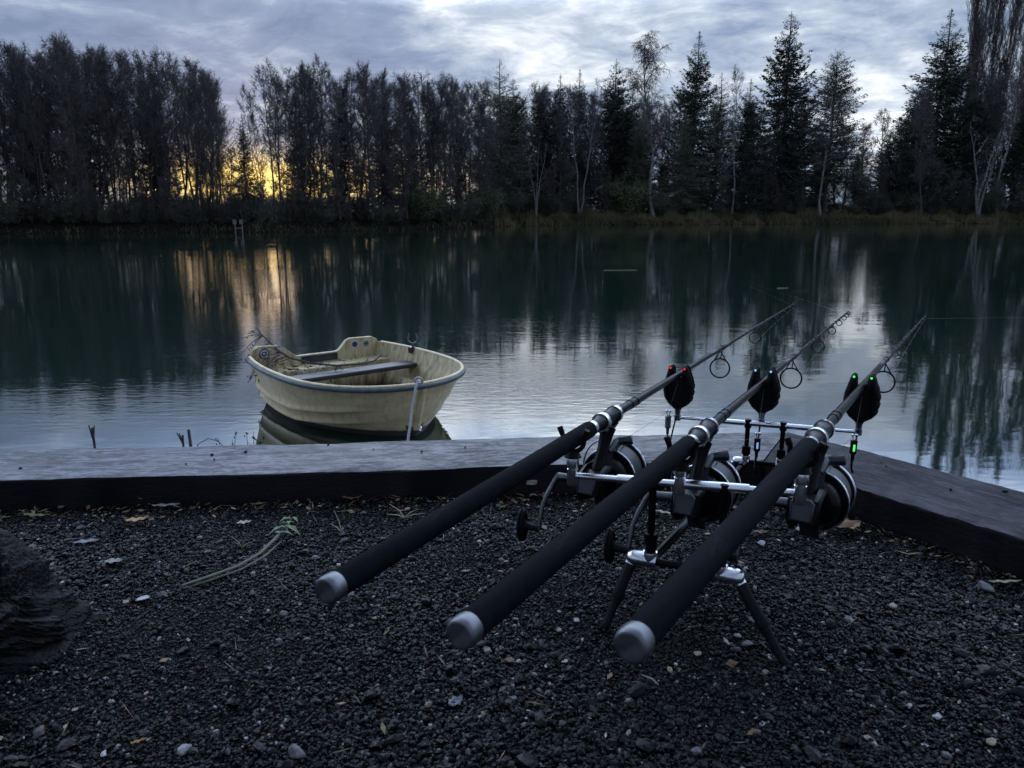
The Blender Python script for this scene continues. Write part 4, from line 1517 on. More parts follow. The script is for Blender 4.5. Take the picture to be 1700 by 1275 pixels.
# rowlock on the far gunwale
rp = hullpt(.30, BF, 1, .015)
rl = MB().prism([(-.022, -.05), (.022, -.05), (.03, .004), (-.03, .004)], rp + Vector((0, -.02, .012)), (1, 0, 0), (0, 0, 1), (0, -1, 0), .045, .005, 2).build('rowlock_block', M['gun'], boat)
mb = MB().tube([rp + Vector((0, -.01, 0)), rp + Vector((0, -.01, .045))], [.008, .009], 10)
vdir = Vector((.72, .69, 0))
cu = rp + Vector((0, -.01, .085))
hx = Vector((math.cos(-(BTH - math.pi / 2)), math.sin(-(BTH - math.pi / 2)), 0))
mb.tube([cu + hx * (-.030) + Zv * .045] + [cu + hx * (.040 * math.cos(a)) + Zv * (.040 * math.sin(a)) for a in [R(x) for x in range(150, 391, 16)]] + [cu + hx * .030 + Zv * .045], [.005] + [.0075] * 16 + [.005], 8)
mb.build('rowlock', M['dull_steel'], rl)
# eye bolt on the foredeck and the low towing ring
MB().torus((BL - .10, .16, BF - .05), (0, 1, .3), .016, .004, 18, 6).build('eye_bolt', M['gun'], boat)
MB().torus((hullpt(1, .06, 1).x + .03, .02, .055), (.3, 1, 0), .022, .005, 18, 6).build('tow_ring', M['steel'], boat)
boat_m = Matrix.Translation((BX, BY, WZ)) @ Matrix.Rotation(BTH - math.pi / 2, 4, 'Z')

# leaf litter inside
gg = np.random.default_rng(4)
n = 420
lx = gg.uniform(.36, .86, n)
ly = -gg.uniform(.0, .52, n) * (gg.random(n) ** .3)
more = gg.random(n) < .35
lx = np.where(more, gg.uniform(.36, 1.05, n), lx)
ly = np.where(more, gg.uniform(-.42, .42, n), ly)
onb = gg.random(n) < .12
lx = np.where(onb, gg.uniform(.08, .32, n), lx)
lz = np.where(onb, .288, .034 + gg.random(n) * .05)
a_ = gg.uniform(0, 6.28, n)
ll, lw = gg.uniform(.015, .04, n), gg.uniform(.008, .016, n)
ca, sa = np.cos(a_), np.sin(a_)
tilt = gg.normal(0, .35, n)
c_ = np.stack([lx, ly, lz], 1)
e1 = np.stack([ca, sa, tilt], 1) * ll[:, None]
e2 = np.stack([-sa, ca, gg.normal(0, .4, n)], 1) * lw[:, None]
vv = np.stack([c_ - e1, c_ - e2, c_ + e1, c_ + e2], 1).reshape(-1, 3)
ff = np.arange(n * 4).reshape(n, 4)
o = link('leaf_litter', mesh_np('leaf_litter', vv, [ff], [M['leaf_brown'], M['leaf_pale'], M['leaf_olive']], matidx=gg.choice(3, n, p=[.5, .15, .35])))
o.matrix_world = boat_m
tag(o, 'dry leaves and dirt strewn on the floor of the cream dinghy', 'leaf litter', kind='stuff')

# dead branch hooked over the stern corner
bp_ = [(425, 543, 6.45), (436, 557, 6.42), (447, 567, 6.38), (462, 582, 6.32), (482, 594, 6.28), (515, 603, 6.2), (560, 607, 6.2), (600, 604, 6.25), (620, 600, 6.3), (634, 589, 6.35)]
bp_ = [P(u, v, t * .98) for u, v, t in bp_]
br = thing('dead_branch', 'thin dead branch with shrivelled leaves hooked over the stern of the dinghy', 'branch', bp_[0])
mb = MB().tube(bp_, [.004, .006, .007, .0085, .009, .0085, .008, .007, .006, .004], 7)
tw = []
for k in range(22):
    s = random.random()
    i_ = min(int(s * 6) + 1, 6)
    st_ = bp_[i_]
    if k < 12:
        st_ = P(random.uniform(425, 490), random.uniform(585, 606), 6.15)
        e = P(random.uniform(400, 432), random.uniform(596, 640), 5.98) if k < 7 else P(random.uniform(430, 500), random.uniform(598, 628), 6.1)
    else:
        e = st_ + Vector((random.uniform(-.22, .12), random.uniform(-.1, .1), random.uniform(-.16, .06)))
    md_ = st_.lerp(e, .5) + Vector((0, 0, .02))
    mb.tube([st_, md_, e], [.0035, .0028, .0015], 5)
    tw.append((st_, md_, e))
mb.tube([bp_[2], P(441, 577, 6.3), P(425, 577, 6.22), P(412, 590, 6.1), P(405, 604, 6.0)], [.005, .0045, .004, .003, .002], 6)
mb.build('stick', M['bark'], br, bp_[0])
mb = MB()
for st_, md_, e in tw:
    for q in range(5):
        c_ = md_.lerp(e, random.random()) + Vector((random.gauss(0, .012), random.gauss(0, .012), random.gauss(-.006, .012)))
        a1 = Vector((random.gauss(0, 1), random.gauss(0, 1), random.gauss(0, 1))).normalized()
        b1 = a1.cross(Vector((random.random(), random.random(), 1))).normalized()
        L = random.uniform(.010, .022)
        mb.quad(c_ - a1 * L, c_ - b1 * L * .5, c_ + a1 * L, c_ + b1 * L * .5)
mb.build('foliage', M['leaf_brown'], br, bp_[0])

# mooring rope, laid from three strands
top_ = boat_m @ (hullpt(1., BF, 1) + Vector((.03, .0, .012)))
ctrl = [P(700, 630, 5.08), P(693, 633, 5.02), P(691, 640, 5.0), P(689, 655, 5.0), P(684, 680, 5.0), P(681, 705, 4.98), P(677, 732, 4.96), P(674, 760, 4.9)]
ctrl = [Vector(c_) for c_ in ctrl]
cl = []
for i_ in range(len(ctrl) - 1):
    for s in range(14): cl.append(ctrl[i_].lerp(ctrl[i_ + 1], s / 14))
cl.append(ctrl[-1])
mb = MB()
arc = 0
for ph in range(3):
    pth = []
    arc = 0
    for i_, c_ in enumerate(cl):
        if i_: arc += (cl[i_] - cl[i_ - 1]).length
        tng = (cl[min(i_ + 1, len(cl) - 1)] - cl[max(i_ - 1, 0)]).normalized()
        x_, y_, _ = frame_of(tng) if abs(tng.z) < .9 else (Vector((1, 0, 0)), Vector((0, 1, 0)), None)
        a = arc * 2 * math.pi / .062 + ph * 2.094
        pth.append(c_ + (x_ * math.cos(a) + y_ * math.sin(a)) * .0050)
    mb.tube(pth, .0053, 7)
mb.torus(P(695, 632, 5.02), (0, 1, .5), .026, .008, 20, 7)
tag(mb.build('mooring_rope', M['rope'], origin=top_), 'pale twisted rope hanging from the bow of the dinghy', 'rope')

# ------------------------------------------------------------------ trees
def tubes_np(paths, radii, sides):
    N, K, _ = paths.shape
    t = np.gradient(paths, axis=1)
    t /= np.linalg.norm(t, axis=2, keepdims=True) + 1e-9
    ref = np.where(np.abs(t[..., 2:3]) > .9, np.array([1., 0, 0]), np.array([0, 0, 1.]))
    x = np.cross(t, ref)
    x /= np.linalg.norm(x, axis=2, keepdims=True) + 1e-9
    y = np.cross(t, x)
    a = np.arange(sides) * 2 * math.pi / sides
    v = paths[:, :, None] + radii[:, :, None, None] * (x[:, :, None] * np.cos(a)[None, None, :, None] + y[:, :, None] * np.sin(a)[None, None, :, None])
    idx = np.arange(N * K * sides).reshape(N, K, sides)
    A, B = idx[:, :-1], idx[:, 1:]
    f = np.stack([A, np.roll(A, -1, 2), np.roll(B, -1, 2), B], -1).reshape(-1, 4)
    return v.reshape(-1, 3), f


def leaf_quads(c, size, g_, aspect=.6, hang=0.):
    n_ = len(c)
    a = g_.normal(size=(n_, 3))
    if hang: a[:, 2] -= hang
    a /= np.linalg.norm(a, axis=1)[:, None]
    b = np.cross(a, g_.normal(size=(n_, 3)))
    b /= np.linalg.norm(b, axis=1)[:, None] + 1e-9
    a, b = a * size[:, None], b * size[:, None] * aspect
    v = np.stack([c - a, c - b * .9 + a * .1, c + a, c + b * .9 + a * .1], 1).reshape(-1, 3)
    return v, np.arange(n_ * 4).reshape(n_, 4)


class Acc:
    def __init__(self): self.v, self.f, self.m, self.t, self.o = [], [], [], [], 0

    def add(self, v, f, mi, tone):
        self.v.append(v); self.f.append(f + self.o); self.m.append(np.full(len(f), mi)); self.t.append(np.broadcast_to(tone, (len(v),)))
        self.o += len(v)

    def mesh(self, name, mats):
        return mesh_np(name, np.concatenate(self.v), self.f, mats, np.concatenate(self.m), attrs={'tone': np.concatenate(self.t)})


def on_path(paths, idx, s):
    K = paths.shape[1]
    q = s * (K - 1)
    i0 = np.clip(q.astype(int), 0, K - 2)
    fr = (q - i0)[:, None]
    p_ = paths[idx, i0] * (1 - fr) + paths[idx, i0 + 1] * fr
    d = paths[idx, i0 + 1] - paths[idx, i0]
    return p_, d / (np.linalg.norm(d, axis=1)[:, None] + 1e-9)


def grow(g_, start, d, L, K, up, wig):
    """paths leaving start along d, bending towards +z by up"""
    n_ = len(start)
    s = np.linspace(0, 1, K)[None, :, None]
    side = g_.normal(size=(n_, 1, 3)) * wig
    p_ = start[:, None] + d[:, None] * L[:, None, None] * s + np.array([0, 0, 1.]) * (up * L)[:, None, None] * s ** 2
    return p_ + side * L[:, None, None] * np.sin(s * math.pi * 1.3)


def broadleaf(seed, h, n1=44, lo=.28, spread=.20, el=(24, 60), up=.22, taper=.62, n2=9, n3=6, leaves=2, lsz=(.020, .048), r0=.13, stems=1, lean=0., bark='bark', lmat='alder_leaf', tmat='twig', hang=0., twl=.5, twr=.011):
    g_ = np.random.default_rng(seed)
    T, C = Acc(), Acc()
    P1all = []
    for s_ in range(stems):
        K = 9
        zz = np.linspace(0, 1, K)
        az = g_.uniform(0, 6.28)
        ln = lean if stems == 1 else lean + .10
        hh = h * (1 if s_ == 0 else g_.uniform(.78, .97))
        tr = np.stack([np.cos(az) * ln * hh * zz ** 1.3 + np.cumsum(g_.normal(0, .010 * hh, K)) * (zz > 0), np.sin(az) * ln * hh * zz ** 1.3 + np.cumsum(g_.normal(0, .010 * hh, K)) * (zz > 0), hh * zz], 1)[None]
        rr2 = r0 * (1 - zz * .88)[None] * (1.0 if stems == 1 else .8)
        rr2[0, 0] *= 1.35
        v, f = tubes_np(tr, rr2, 8)
        T.add(v, f, 0, .5)
        n_ = n1 // stems if stems > 1 else n1
        s = lo + (1 - lo) * (np.arange(n_) + g_.random(n_)) / n_
        s = np.clip(s, 0, .985)
        st_, _ = on_path(tr, np.zeros(n_, int), s)
        a = g_.uniform(0, 6.28, n_)
        e = np.radians(g_.uniform(el[0], el[1], n_)) + (s - lo) * .25
        d = np.stack([np.cos(a) * np.cos(e), np.sin(a) * np.cos(e), np.sin(e)], 1)
        q = (s - lo) / (1 - lo)
        prof_ = np.clip(.55 + 1.2 * q, 0, 1) * (1 - q ** 2.2 * taper)
        L = spread * hh * prof_ * g_.uniform(.6, 1.2, n_)
        p1 = grow(g_, st_, d, L, 5, np.full(n_, up), .05)
        r1 = (r0 * .30 * (L / (spread * hh)))[:, None] * np.linspace(1, .25, 5)[None]
        v, f = tubes_np(p1, np.maximum(r1, .008), 5)
        T.add(v, f, 0, .5)
        P1all.append((p1, L))
    for p1, L in P1all:
        n_ = len(p1)
        i2 = np.repeat(np.arange(n_), n2)
        s = g_.uniform(.22, 1., len(i2))
        st_, dd = on_path(p1, i2, s)
        d = dd * .6 + g_.normal(size=(len(i2), 3)) * .5 + np.array([0, 0, .12 - hang])
        d /= np.linalg.norm(d, axis=1)[:, None]
        L2 = L[i2] * g_.uniform(.22, .5, len(i2)) * (1.15 - .5 * s) + .15
        p2 = grow(g_, st_, d, L2, 4, np.full(len(i2), up * .5 - hang), .06)
        v, f = tubes_np(p2, np.broadcast_to(np.array([.020, .015, .012, .008]), p2.shape[:2]), 3)
        C.add(v, f, 0, .3)
        i3 = np.repeat(np.arange(len(p2)), n3)
        s = g_.uniform(.2, 1., len(i3))
        st_, dd = on_path(p2, i3, s)
        d = dd * .5 + g_.normal(size=(len(i3), 3)) * .55 + np.array([0, 0, .10 - hang * 1.3])
        d /= np.linalg.norm(d, axis=1)[:, None]
        L3 = g_.uniform(.5, 1.1, len(i3)) * twl
        p3 = grow(g_, st_, d, L3, 3, np.full(len(i3), -hang * .8), .05)
        v, f = tubes_np(p3, np.broadcast_to(np.array([twr, twr * .8, twr * .5]), p3.shape[:2]), 3)
        C.add(v, f, 0, np.repeat(g_.random(len(p3)), 9))
        if leaves:
            i4 = np.repeat(np.arange(len(p3)), leaves)
            keep = g_.random(len(i4)) < .8
            i4 = i4[keep]
            c, _ = on_path(p3, i4, g_.uniform(.1, 1., len(i4)))
            c = c + g_.normal(0, .04, c.shape)
            v, f = leaf_quads(c, g_.uniform(lsz[0], lsz[1], len(c)), g_)
            C.add(v, f, 1, np.repeat(np.clip(g_.beta(2, 2.5, len(c)), 0, 1), 4))
    return T.mesh('trunk', [M[bark]]), C.mesh('crown', [M[tmat], M[lmat]]), h


def conifer(seed, h, R0=.17, step=.42, per=8, droop=.28, lo=.05, power=.85, sz=(.13, .26), lmat='spruce', dens=13, gaps=.12, upt=.22, ragged=.22):
    g_ = np.random.default_rng(seed)
    T, C = Acc(), Acc()
    K = 7
    zz = np.linspace(0, 1, K)
    tr = np.stack([np.cumsum(g_.normal(0, .004 * h, K)) * (zz > 0), np.cumsum(g_.normal(0, .004 * h, K)) * (zz > 0), h * zz], 1)[None]
    v, f = tubes_np(tr, (.013 * h * (1 - zz * .93))[None], 8)
    T.add(v, f, 0, .5)
    S, A, LL = [], [], []
    z = lo * h
    while z < h * .985:
        q = z / h
        a0 = g_.uniform(0, 6.28)
        wh = g_.uniform(1 - ragged, 1 + ragged * .7)
        for k_ in range(per if q < .85 else max(4, per - 3)):
            if g_.random() < gaps: continue
            S.append(q + g_.normal(0, .2) * step / h)
            A.append(a0 + k_ * 6.283 / per + g_.normal(0, .25))
            LL.append(max(.06, R0 * h * (1 - q) ** power * wh * g_.uniform(.75, 1.12)))
        z += step * (1 - .45 * q) * g_.uniform(.8, 1.2)
    s = np.clip(np.array(S), .02, .995)
    a, L = np.array(A), np.array(LL)
    st_, _ = on_path(tr, np.zeros(len(s), int), s)
    e = (s - .45) * .9 + g_.normal(0, .08, len(s))
    d = np.stack([np.cos(a) * np.cos(e), np.sin(a) * np.cos(e), np.sin(e)], 1)
    K = 6
    t = np.linspace(0, 1, K)[None, :, None]
    p1 = st_[:, None] + d[:, None] * L[:, None, None] * t + np.array([0, 0, 1.]) * L[:, None, None] * (-droop * np.sin(t * 2.2) + upt * t ** 3)
    v, f = tubes_np(p1, np.maximum((L * .016)[:, None] * np.linspace(1, .3, K)[None], .006), 4)
    T.add(v, f, 0, .5)
    n_ = np.maximum((L * dens / 1.6).astype(int), 4)
    i2 = np.repeat(np.arange(len(L)), n_)
    s2 = g_.uniform(.12, 1.03, len(i2))
    c, dd = on_path(p1, i2, np.clip(s2, 0, .999))
    wd = .16 * L[i2] * (1.1 - s2) + np.minimum(.10, L[i2] * .12)
    lat = np.cross(dd, np.array([0, 0, 1.]))
    c = c + lat * g_.normal(0, 1, (len(i2), 1)) * wd[:, None] + np.array([0, 0, -1.]) * np.abs(g_.normal(0, .12, (len(i2), 1)))
    m3 = 3
    i3 = np.repeat(np.arange(len(c)), m3)
    cc = c[i3] + g_.normal(0, .07, (len(i3), 3)) * np.clip(L[i2][i3, None] / 1.2, .3, 1.)
    dirv = dd[i3] * .8 + lat[i3] * g_.normal(0, .7, (len(i3), 1)) + np.array([0, 0, -.35]) + g_.normal(0, .3, (len(i3), 3))
    dirv /= np.linalg.norm(dirv, axis=1)[:, None]
    sz_ = g_.uniform(sz[0], sz[1], len(cc)) * np.clip(L[i2][i3] / 1.6, .38, 1.)
    b = np.cross(dirv, g_.normal(size=dirv.shape))
    b /= np.linalg.norm(b, axis=1)[:, None]
    av, bv_ = dirv * sz_[:, None], b * sz_[:, None] * .28
    v = np.stack([cc - av * .4, cc - bv_ + av * .2, cc + av, cc + bv_ + av * .2], 1).reshape(-1, 3)
    C.add(v, np.arange(len(cc) * 4).reshape(-1, 4), 0, np.repeat(np.clip(g_.beta(2, 3, len(cc)), 0, 1), 4))
    return T.mesh('trunk', [M['bark']]), C.mesh('crown', [M[lmat]]), h


def bushy(seed, h, w_, stems=16, leaves=26, lsz=(.05, .10), lmat='bush_leaf', n3=5):
    g_ = np.random.default_rng(seed)
    T, C = Acc(), Acc()
    a = g_.uniform(0, 6.28, stems)
    e = np.radians(g_.uniform(48, 86, stems))
    d = np.stack([np.cos(a) * np.cos(e), np.sin(a) * np.cos(e), np.sin(e)], 1)
    st_ = np.stack([g_.normal(0, w_ * .12, stems), g_.normal(0, w_ * .12, stems), np.zeros(stems)], 1)
    L = h * g_.uniform(.6, 1.05, stems)
    p1 = grow(g_, st_, d, L, 5, np.full(stems, -.08), .07)
    v, f = tubes_np(p1, np.broadcast_to(np.linspace(.028, .008, 5), p1.shape[:2]), 4)
    T.add(v, f, 0, .5)
    i2 = np.repeat(np.arange(stems), 9)
    s = g_.uniform(.15, 1, len(i2))
    st_, dd = on_path(p1, i2, s)
    d = dd * .5 + g_.normal(size=(len(i2), 3)) * .6
    d /= np.linalg.norm(d, axis=1)[:, None]
    p2 = grow(g_, st_, d, h * g_.uniform(.15, .36, len(i2)), 3, np.full(len(i2), .1), .06)
    v, f = tubes_np(p2, np.broadcast_to(np.array([.012, .009, .006]), p2.shape[:2]), 3)
    C.add(v, f, 0, .4)
    i4 = np.repeat(np.arange(len(p2)), leaves)
    c, _ = on_path(p2, i4, g_.uniform(.0, 1., len(i4)))
    c = c + g_.normal(0, .13, c.shape)
    c[:, 2] = np.abs(c[:, 2])
    v, f = leaf_quads(c, g_.uniform(lsz[0], lsz[1], len(c)), g_)
    C.add(v, f, 1, np.repeat(g_.beta(2, 2.5, len(c)), 4))
    return T.mesh('stem', [M['bark']]), C.mesh('foliage', [M['twig'], M[lmat]]), h


ALDER = [broadleaf(21, 14, 58, .16, spread=.20), broadleaf(22, 14, 48, .24, spread=.19, lean=.06), broadleaf(23, 14, 60, .12, spread=.22, el=(14, 55)), broadleaf(24, 14, 56, .20, stems=2, r0=.11, spread=.19), broadleaf(25, 14, 52, .28, spread=.18, el=(30, 65))]
THIN = [broadleaf(31, 14, 36, .36, spread=.15, leaves=2, n3=5), broadleaf(32, 14, 32, .40, spread=.16, leaves=1, n3=5, el=(35, 65), lean=.07), broadleaf(33, 14, 26, .30, spread=.22, leaves=1, n3=4, el=(20, 50), stems=2, r0=.1)]
SPRUCE = [conifer(41, 24, R0=.235, power=.80), conifer(42, 24, R0=.20, per=8, gaps=.18, power=.78), conifer(43, 24, R0=.255, step=.46, droop=.34, ragged=.34, power=.72, dens=15)]
LARCH = [conifer(51, 18, R0=.27, step=.34, per=9, droop=-.05, lo=.22, power=.55, sz=(.08, .17), lmat='larch', dens=18, gaps=.18, upt=.12, ragged=.3), conifer(52, 18, R0=.24, step=.38, per=8, droop=.05, lo=.12, power=.7, sz=(.08, .17), lmat='larch', dens=14, gaps=.22, upt=.1, ragged=.35)]
BIRCH = [broadleaf(61, 20, 46, .38, spread=.17, el=(35, 65), up=.2, leaves=3, hang=.35, r0=.16, bark='birch', lmat='gold_leaf', n2=9, n3=7, twl=.8, lean=.02, lsz=(.03, .06)), broadleaf(62, 17, 36, .36, spread=.20, el=(40, 70), leaves=0, r0=.15, stems=2, bark='birch', n2=7, n3=5, hang=.1, twl=.6), broadleaf(63, 20, 36, .40, spread=.15, el=(40, 65), leaves=1, r0=.15, bark='birch', lmat='gold_leaf', n2=7, n3=6, lean=.05)]
POPLAR = [broadleaf(71, 30, 100, .10, spread=.24, el=(70, 84), up=.12, taper=.45, leaves=0, r0=.17, stems=5, n2=12, n3=6, twl=1.1, twr=.026, hang=-.45), broadleaf(72, 30, 90, .12, spread=.26, el=(68, 82), up=.14, taper=.45, leaves=0, r0=.19, stems=4, n2=12, n3=6, twl=1.1, twr=.026, hang=-.45)]
PALE = [broadleaf(81, 8, 16, .30, spread=.20, el=(40, 70), leaves=1, r0=.12, stems=3, bark='birch', n2=5, n3=4, lean=.12), broadleaf(82, 16, 40, .38, spread=.2, el=(10, 50), up=.0, leaves=4, r0=.2, bark='pale_bark', lmat='larch', n2=8, n3=6)]
BUSH = [bushy(91, 2.4, 2.2, 18, 60, (.022, .05)), bushy(92, 2.0, 2.6, 20, 60, (.022, .05)), bushy(93, 3.2, 2.4, 20, 70, (.022, .055)), bushy(94, 2.4, 2.6, 22, 80, (.025, .055), lmat='green_bush')]
THICKET = [broadleaf(101, 7, 40, .05, spread=.30, el=(20, 70), leaves=4, r0=.05, stems=4, n2=8, n3=6, twl=.5), broadleaf(102, 7, 36, .03, spread=.34, el=(10, 65), leaves=5, r0=.05, stems=3, n2=8, n3=6, twl=.5, lmat='bush_leaf')]


def tree(kind, proto, u, Y, h, lab, cat, group=None, wsc=1., rot=None, zb=-.1, names=('trunk', 'crown')):
    t_me, c_me, h0 = proto
    o_ = thing(kind, lab, cat, (far(u, Y), Y, zb), random.uniform(0, 6.28) if rot is None else rot, group)
    s = h / h0
    o_.scale = (s * wsc, s * wsc, s)
    link(names[0], t_me, o_)
    link(names[1], c_me, o_)
    return o_


def T(kind, proto, u, v, dY, lab, cat, group=None, wsc=1., rot=None):
    Y = Yshore(u) + dY
    return tree(kind, proto, u, Y, ztop(v, Y) + .1, lab, cat, group, wsc, rot)


# left bank: dense row of alders, one behind another
prof_u = [-160, -60, 0, 30, 70, 100, 130, 160, 200, 230, 260, 290, 320, 345, 372, 388, 402, 425, 440, 470, 500, 520, 545, 590, 610, 630, 655, 680, 710, 750, 790, 830, 870, 930, 990, 1060]
prof_v = [80, 90, 95, 84, 105, 86, 72, 80, 86, 94, 100, 99, 105, 118, 130, 190, 205, 190, 135, 112, 118, 115, 116, 128, 120, 140, 126, 136, 160, 138, 150, 150, 145, 135, 150, 160]
LABG = {'front': ('bare alder with a few dry leaves in the dense row on the left bank', 'alders on the left bank'),
        'gap': ('bare alder in the looser row behind the boat, beyond the gap in the trees', 'alders beyond the gap'),
        'back': ('dark bare tree filling in behind the shore row', 'trees behind the shore row')}
rnd = random.Random(5)
u = -190
while u < 376:
    v = float(np.interp(u, prof_u, prof_v)) + rnd.uniform(-4, 14)
    T('alder_tree', rnd.choice(ALDER + THIN + THIN + THIN), u, v, rnd.uniform(1.5, 6), *LABG['front'][:1], 'tree', LABG['front'][1], rnd.uniform(.62, .88))
    u += rnd.uniform(8.5, 15)
u = -180
while u < 370:
    v = float(np.interp(u, prof_u, prof_v)) + rnd.uniform(4, 45)
    T('bare_tree', rnd.choice(ALDER[:3]), u, v, rnd.uniform(8, 16), LABG['back'][0], 'tree', LABG['back'][1], rnd.uniform(.9, 1.15))
    u += rnd.uniform(11, 17)
u = 436
while u < 800:
    v = float(np.interp(u, prof_u, prof_v)) + rnd.uniform(-2, 14)
    T('alder_tree', rnd.choice(ALDER + THIN + THIN), u, v, rnd.uniform(1.5, 6), LABG['gap'][0], 'tree', LABG['gap'][1], rnd.uniform(.65, .9))
    u += rnd.uniform(10, 19)
u = 470
while u < 1080:
    v = float(np.interp(u, prof_u, prof_v)) + rnd.uniform(5, 45)
    T('bare_tree', rnd.choice(ALDER[:3]), u, v, rnd.uniform(10, 20), LABG['back'][0], 'tree', LABG['back'][1], rnd.uniform(.9, 1.15))
    u += rnd.uniform(17, 27)
T('alder_tree', ALDER[4], 388, 252, 3, 'short dark tree standing in the gap between the two alder rows', 'tree', None, 1.3)
T('young_spruce', SPRUCE[1], 412, 186, 6, 'small spruce at the edge of the gap in the left trees', 'spruce', None, 1.0)

# conifers one can tell apart
for u, v, dY, k, ws, lab in ((70, 97, 4, 1, .75, 'narrow spruce top rising among the left bank alders'),
                             (760, 165, 8, 1, .8, 'slim dark spruce left of the pointed larch'),
                             (892, 140, 12, 0, .9, 'broad spruce standing right of the pointed larch'),
                             (956, 114, 16, 0, .8, 'spruce top behind the twin-stemmed white birch'),
                             (1018, 98, 14, 2, 1.05, 'dark bushy spruce between the two birches'),
                             (1150, 50, 14, 0, .95, 'tall pointed spruce right of the golden birch'),
                             (1290, 17, 10, 2, 1.0, 'tallest spruce, standing alone with a broad ragged cone'),
                             (1545, 12, 16, 0, 1.1, 'very tall spruce in front of the poplars on the right'),
                             (1500, 150, 9, 2, 1.2, 'lower spruce leaning out left of the right-hand woods'),
                             (1600, 130, 12, 0, 1.3, 'dark spruce filling the woods under the poplars'),
                             (1690, 150, 10, 1, 1.3, 'dark spruce at the right edge of the woods')):
    T('spruce_tree', SPRUCE[k], u, v, dY, lab, 'spruce', 'spruces on the far bank', ws * 1.22)
for u, v, k in ((148, 118, 1), (262, 140, 0), (505, 150, 1), (574, 158, 0), (640, 160, 2), (688, 165, 1), (852, 128, 2), (925, 122, 1), (1045, 150, 2), (1235, 130, 0)):
    T('spruce_tree', SPRUCE[k], u, v, 6 + k * 3, 'dark spruce rising between bare trees of the far bank', 'spruce', 'spruces scattered among the bare trees', 1.15)
for u, v, dY, k, ws, lab in ((831, 97, 6, 1, 1.05, 'pointed larch with level branches rising above the middle of the far bank'),
                             (1185, 120, 9, 1, 1.2, 'olive green larch in front of the tall pointed spruce'),
                             (1368, 84, 7, 0, 1.15, 'wide olive larch right of the tallest spruce'),
                             (1060, 190, 8, 0, .9, 'greenish larch behind the golden birch'),
                             (1130, 180, 5, 1, 1.3, 'olive larch low between the golden birch and tall spruce')):
    T('larch_tree', LARCH[k], u, v, dY, lab, 'larch', 'larches on the far bank', ws)
T('birch_tree', BIRCH[0], 1085, 74, 3, 'tall birch with a pale trunk and golden leaves', 'birch', 'birches on the far bank', 1.35, 1.)
T('birch_tree', BIRCH[1], 962, 145, 2, 'bare twin-stemmed white birch near the middle of the far bank', 'birch', 'birches on the far bank', 1.0, 2.2)
T('birch_tree', BIRCH[2], 1655, 60, 5, 'tall leaning birch at the right edge of the far bank', 'birch', 'birches on the far bank', 1.0, .5)
T('birch_tree', BIRCH[2], 1215, 120, 4, 'thin grey birch left of the tallest spruce', 'birch', 'birches on the far bank', .9, 3.3)
T('pale_tree', PALE[1], 1362, 150, 3, 'pale-trunked tree with drooping limbs below the wide larch', 'tree', None, .9)
T('forked_tree', PALE[0], 1625, 200, 2, 'small white-stemmed tree forking low at the right end of the bank', 'tree', None, 1.1, .4)
T('forked_tree', PALE[0], 890, 230, 2, 'clump of pale slanting stems at the tip of the grassy bank', 'tree', None, .9, 2.4)
T('bare_tree', ALDER[1], 1530, 160, 3, 'bare grey tree with a leaning trunk before the right-hand spruces', 'tree', None, .8)
for u, v, ws, lab in ((1592, -60, .62, 'bare poplar leftmost of the upright clump at the top right'), (1632, -95, .62, 'bare upright poplar in the middle of the clump at the top right'), (1676, -85, .65, 'bare poplar at the right of the upright clump'), (1745, -70, .7, 'bare poplar beyond the right edge of the clump')):
    T('poplar_tree', POPLAR[0 if u != 1632 else 1], u, v, 26, lab, 'poplar', 'poplars at the top right', ws)
# lower woods that close the gaps on the right
for u, v, dY, pr, ws in ((1425, 215, 22, ALDER[0], 1.3), (1455, 190, 26, THIN[0], 1.1), (1480, 205, 24, ALDER[2], 1.3), (1410, 250, 12, ALDER[1], 1.4), (1320, 200, 18, ALDER[0], 1.2), (1245, 190, 18, ALDER[2], 1.2), (1100, 200, 18, ALDER[1], 1.2), (1570, 120, 18, ALDER[2], 1.1), (1640, 140, 16, ALDER[0], 1.2), (1720, 120, 14, ALDER[2], 1.2), (1790, 110, 14, ALDER[1], 1.2), (925, 190, 6, THIN[0], 1.0), (1000, 200, 7, ALDER[1], 1.0), (860, 200, 5, THIN[1], 1.0), (1450, 265, 7, ALDER[0], 1.5), (1270, 230, 6, ALDER[2], 1.1)):
    T('bare_tree', pr, u, v, dY, 'dark bare tree filling the woods on the right half of the far bank', 'tree', 'trees filling the right woods', ws)

rnd = random.Random(12)
u = 800
while u < 1820:
    top = float(np.interp(u, [800, 900, 1000, 1100, 1200, 1300, 1390, 1415, 1470, 1500, 1560, 1820], [175, 165, 165, 165, 170, 175, 200, 262, 262, 170, 120, 110])) + rnd.uniform(-5, 45)
    T('bare_tree', rnd.choice(ALDER[:3]), u, top, rnd.uniform(12, 24), 'dark bare tree filling the woods on the right half of the far bank', 'tree', 'trees filling the right woods', rnd.uniform(.95, 1.3))
    u += rnd.uniform(16, 28)
u = 815
while u < 1820:
    T('spruce_tree', rnd.choice(SPRUCE), u, rnd.uniform(205, 270), rnd.uniform(8, 20), 'short dark spruce among the trunks of the right woods', 'spruce', 'short spruces in the right woods', rnd.uniform(1.2, 1.6))
    u += rnd.uniform(34, 60)
u = -180
while u < 1800:
    if not (255 < u < 520 and rnd.random() < .75):
        T('thicket_tree', rnd.choice(THICKET), u, rnd.uniform(262, 315), rnd.uniform(1., 5) if u < 800 else rnd.uniform(4, 9), 'many-stemmed thicket bush at the edge of the far trees', 'thicket', 'thickets along the far bank', rnd.uniform(.8, 1.2))
    u += rnd.uniform(20, 38)
u = -190
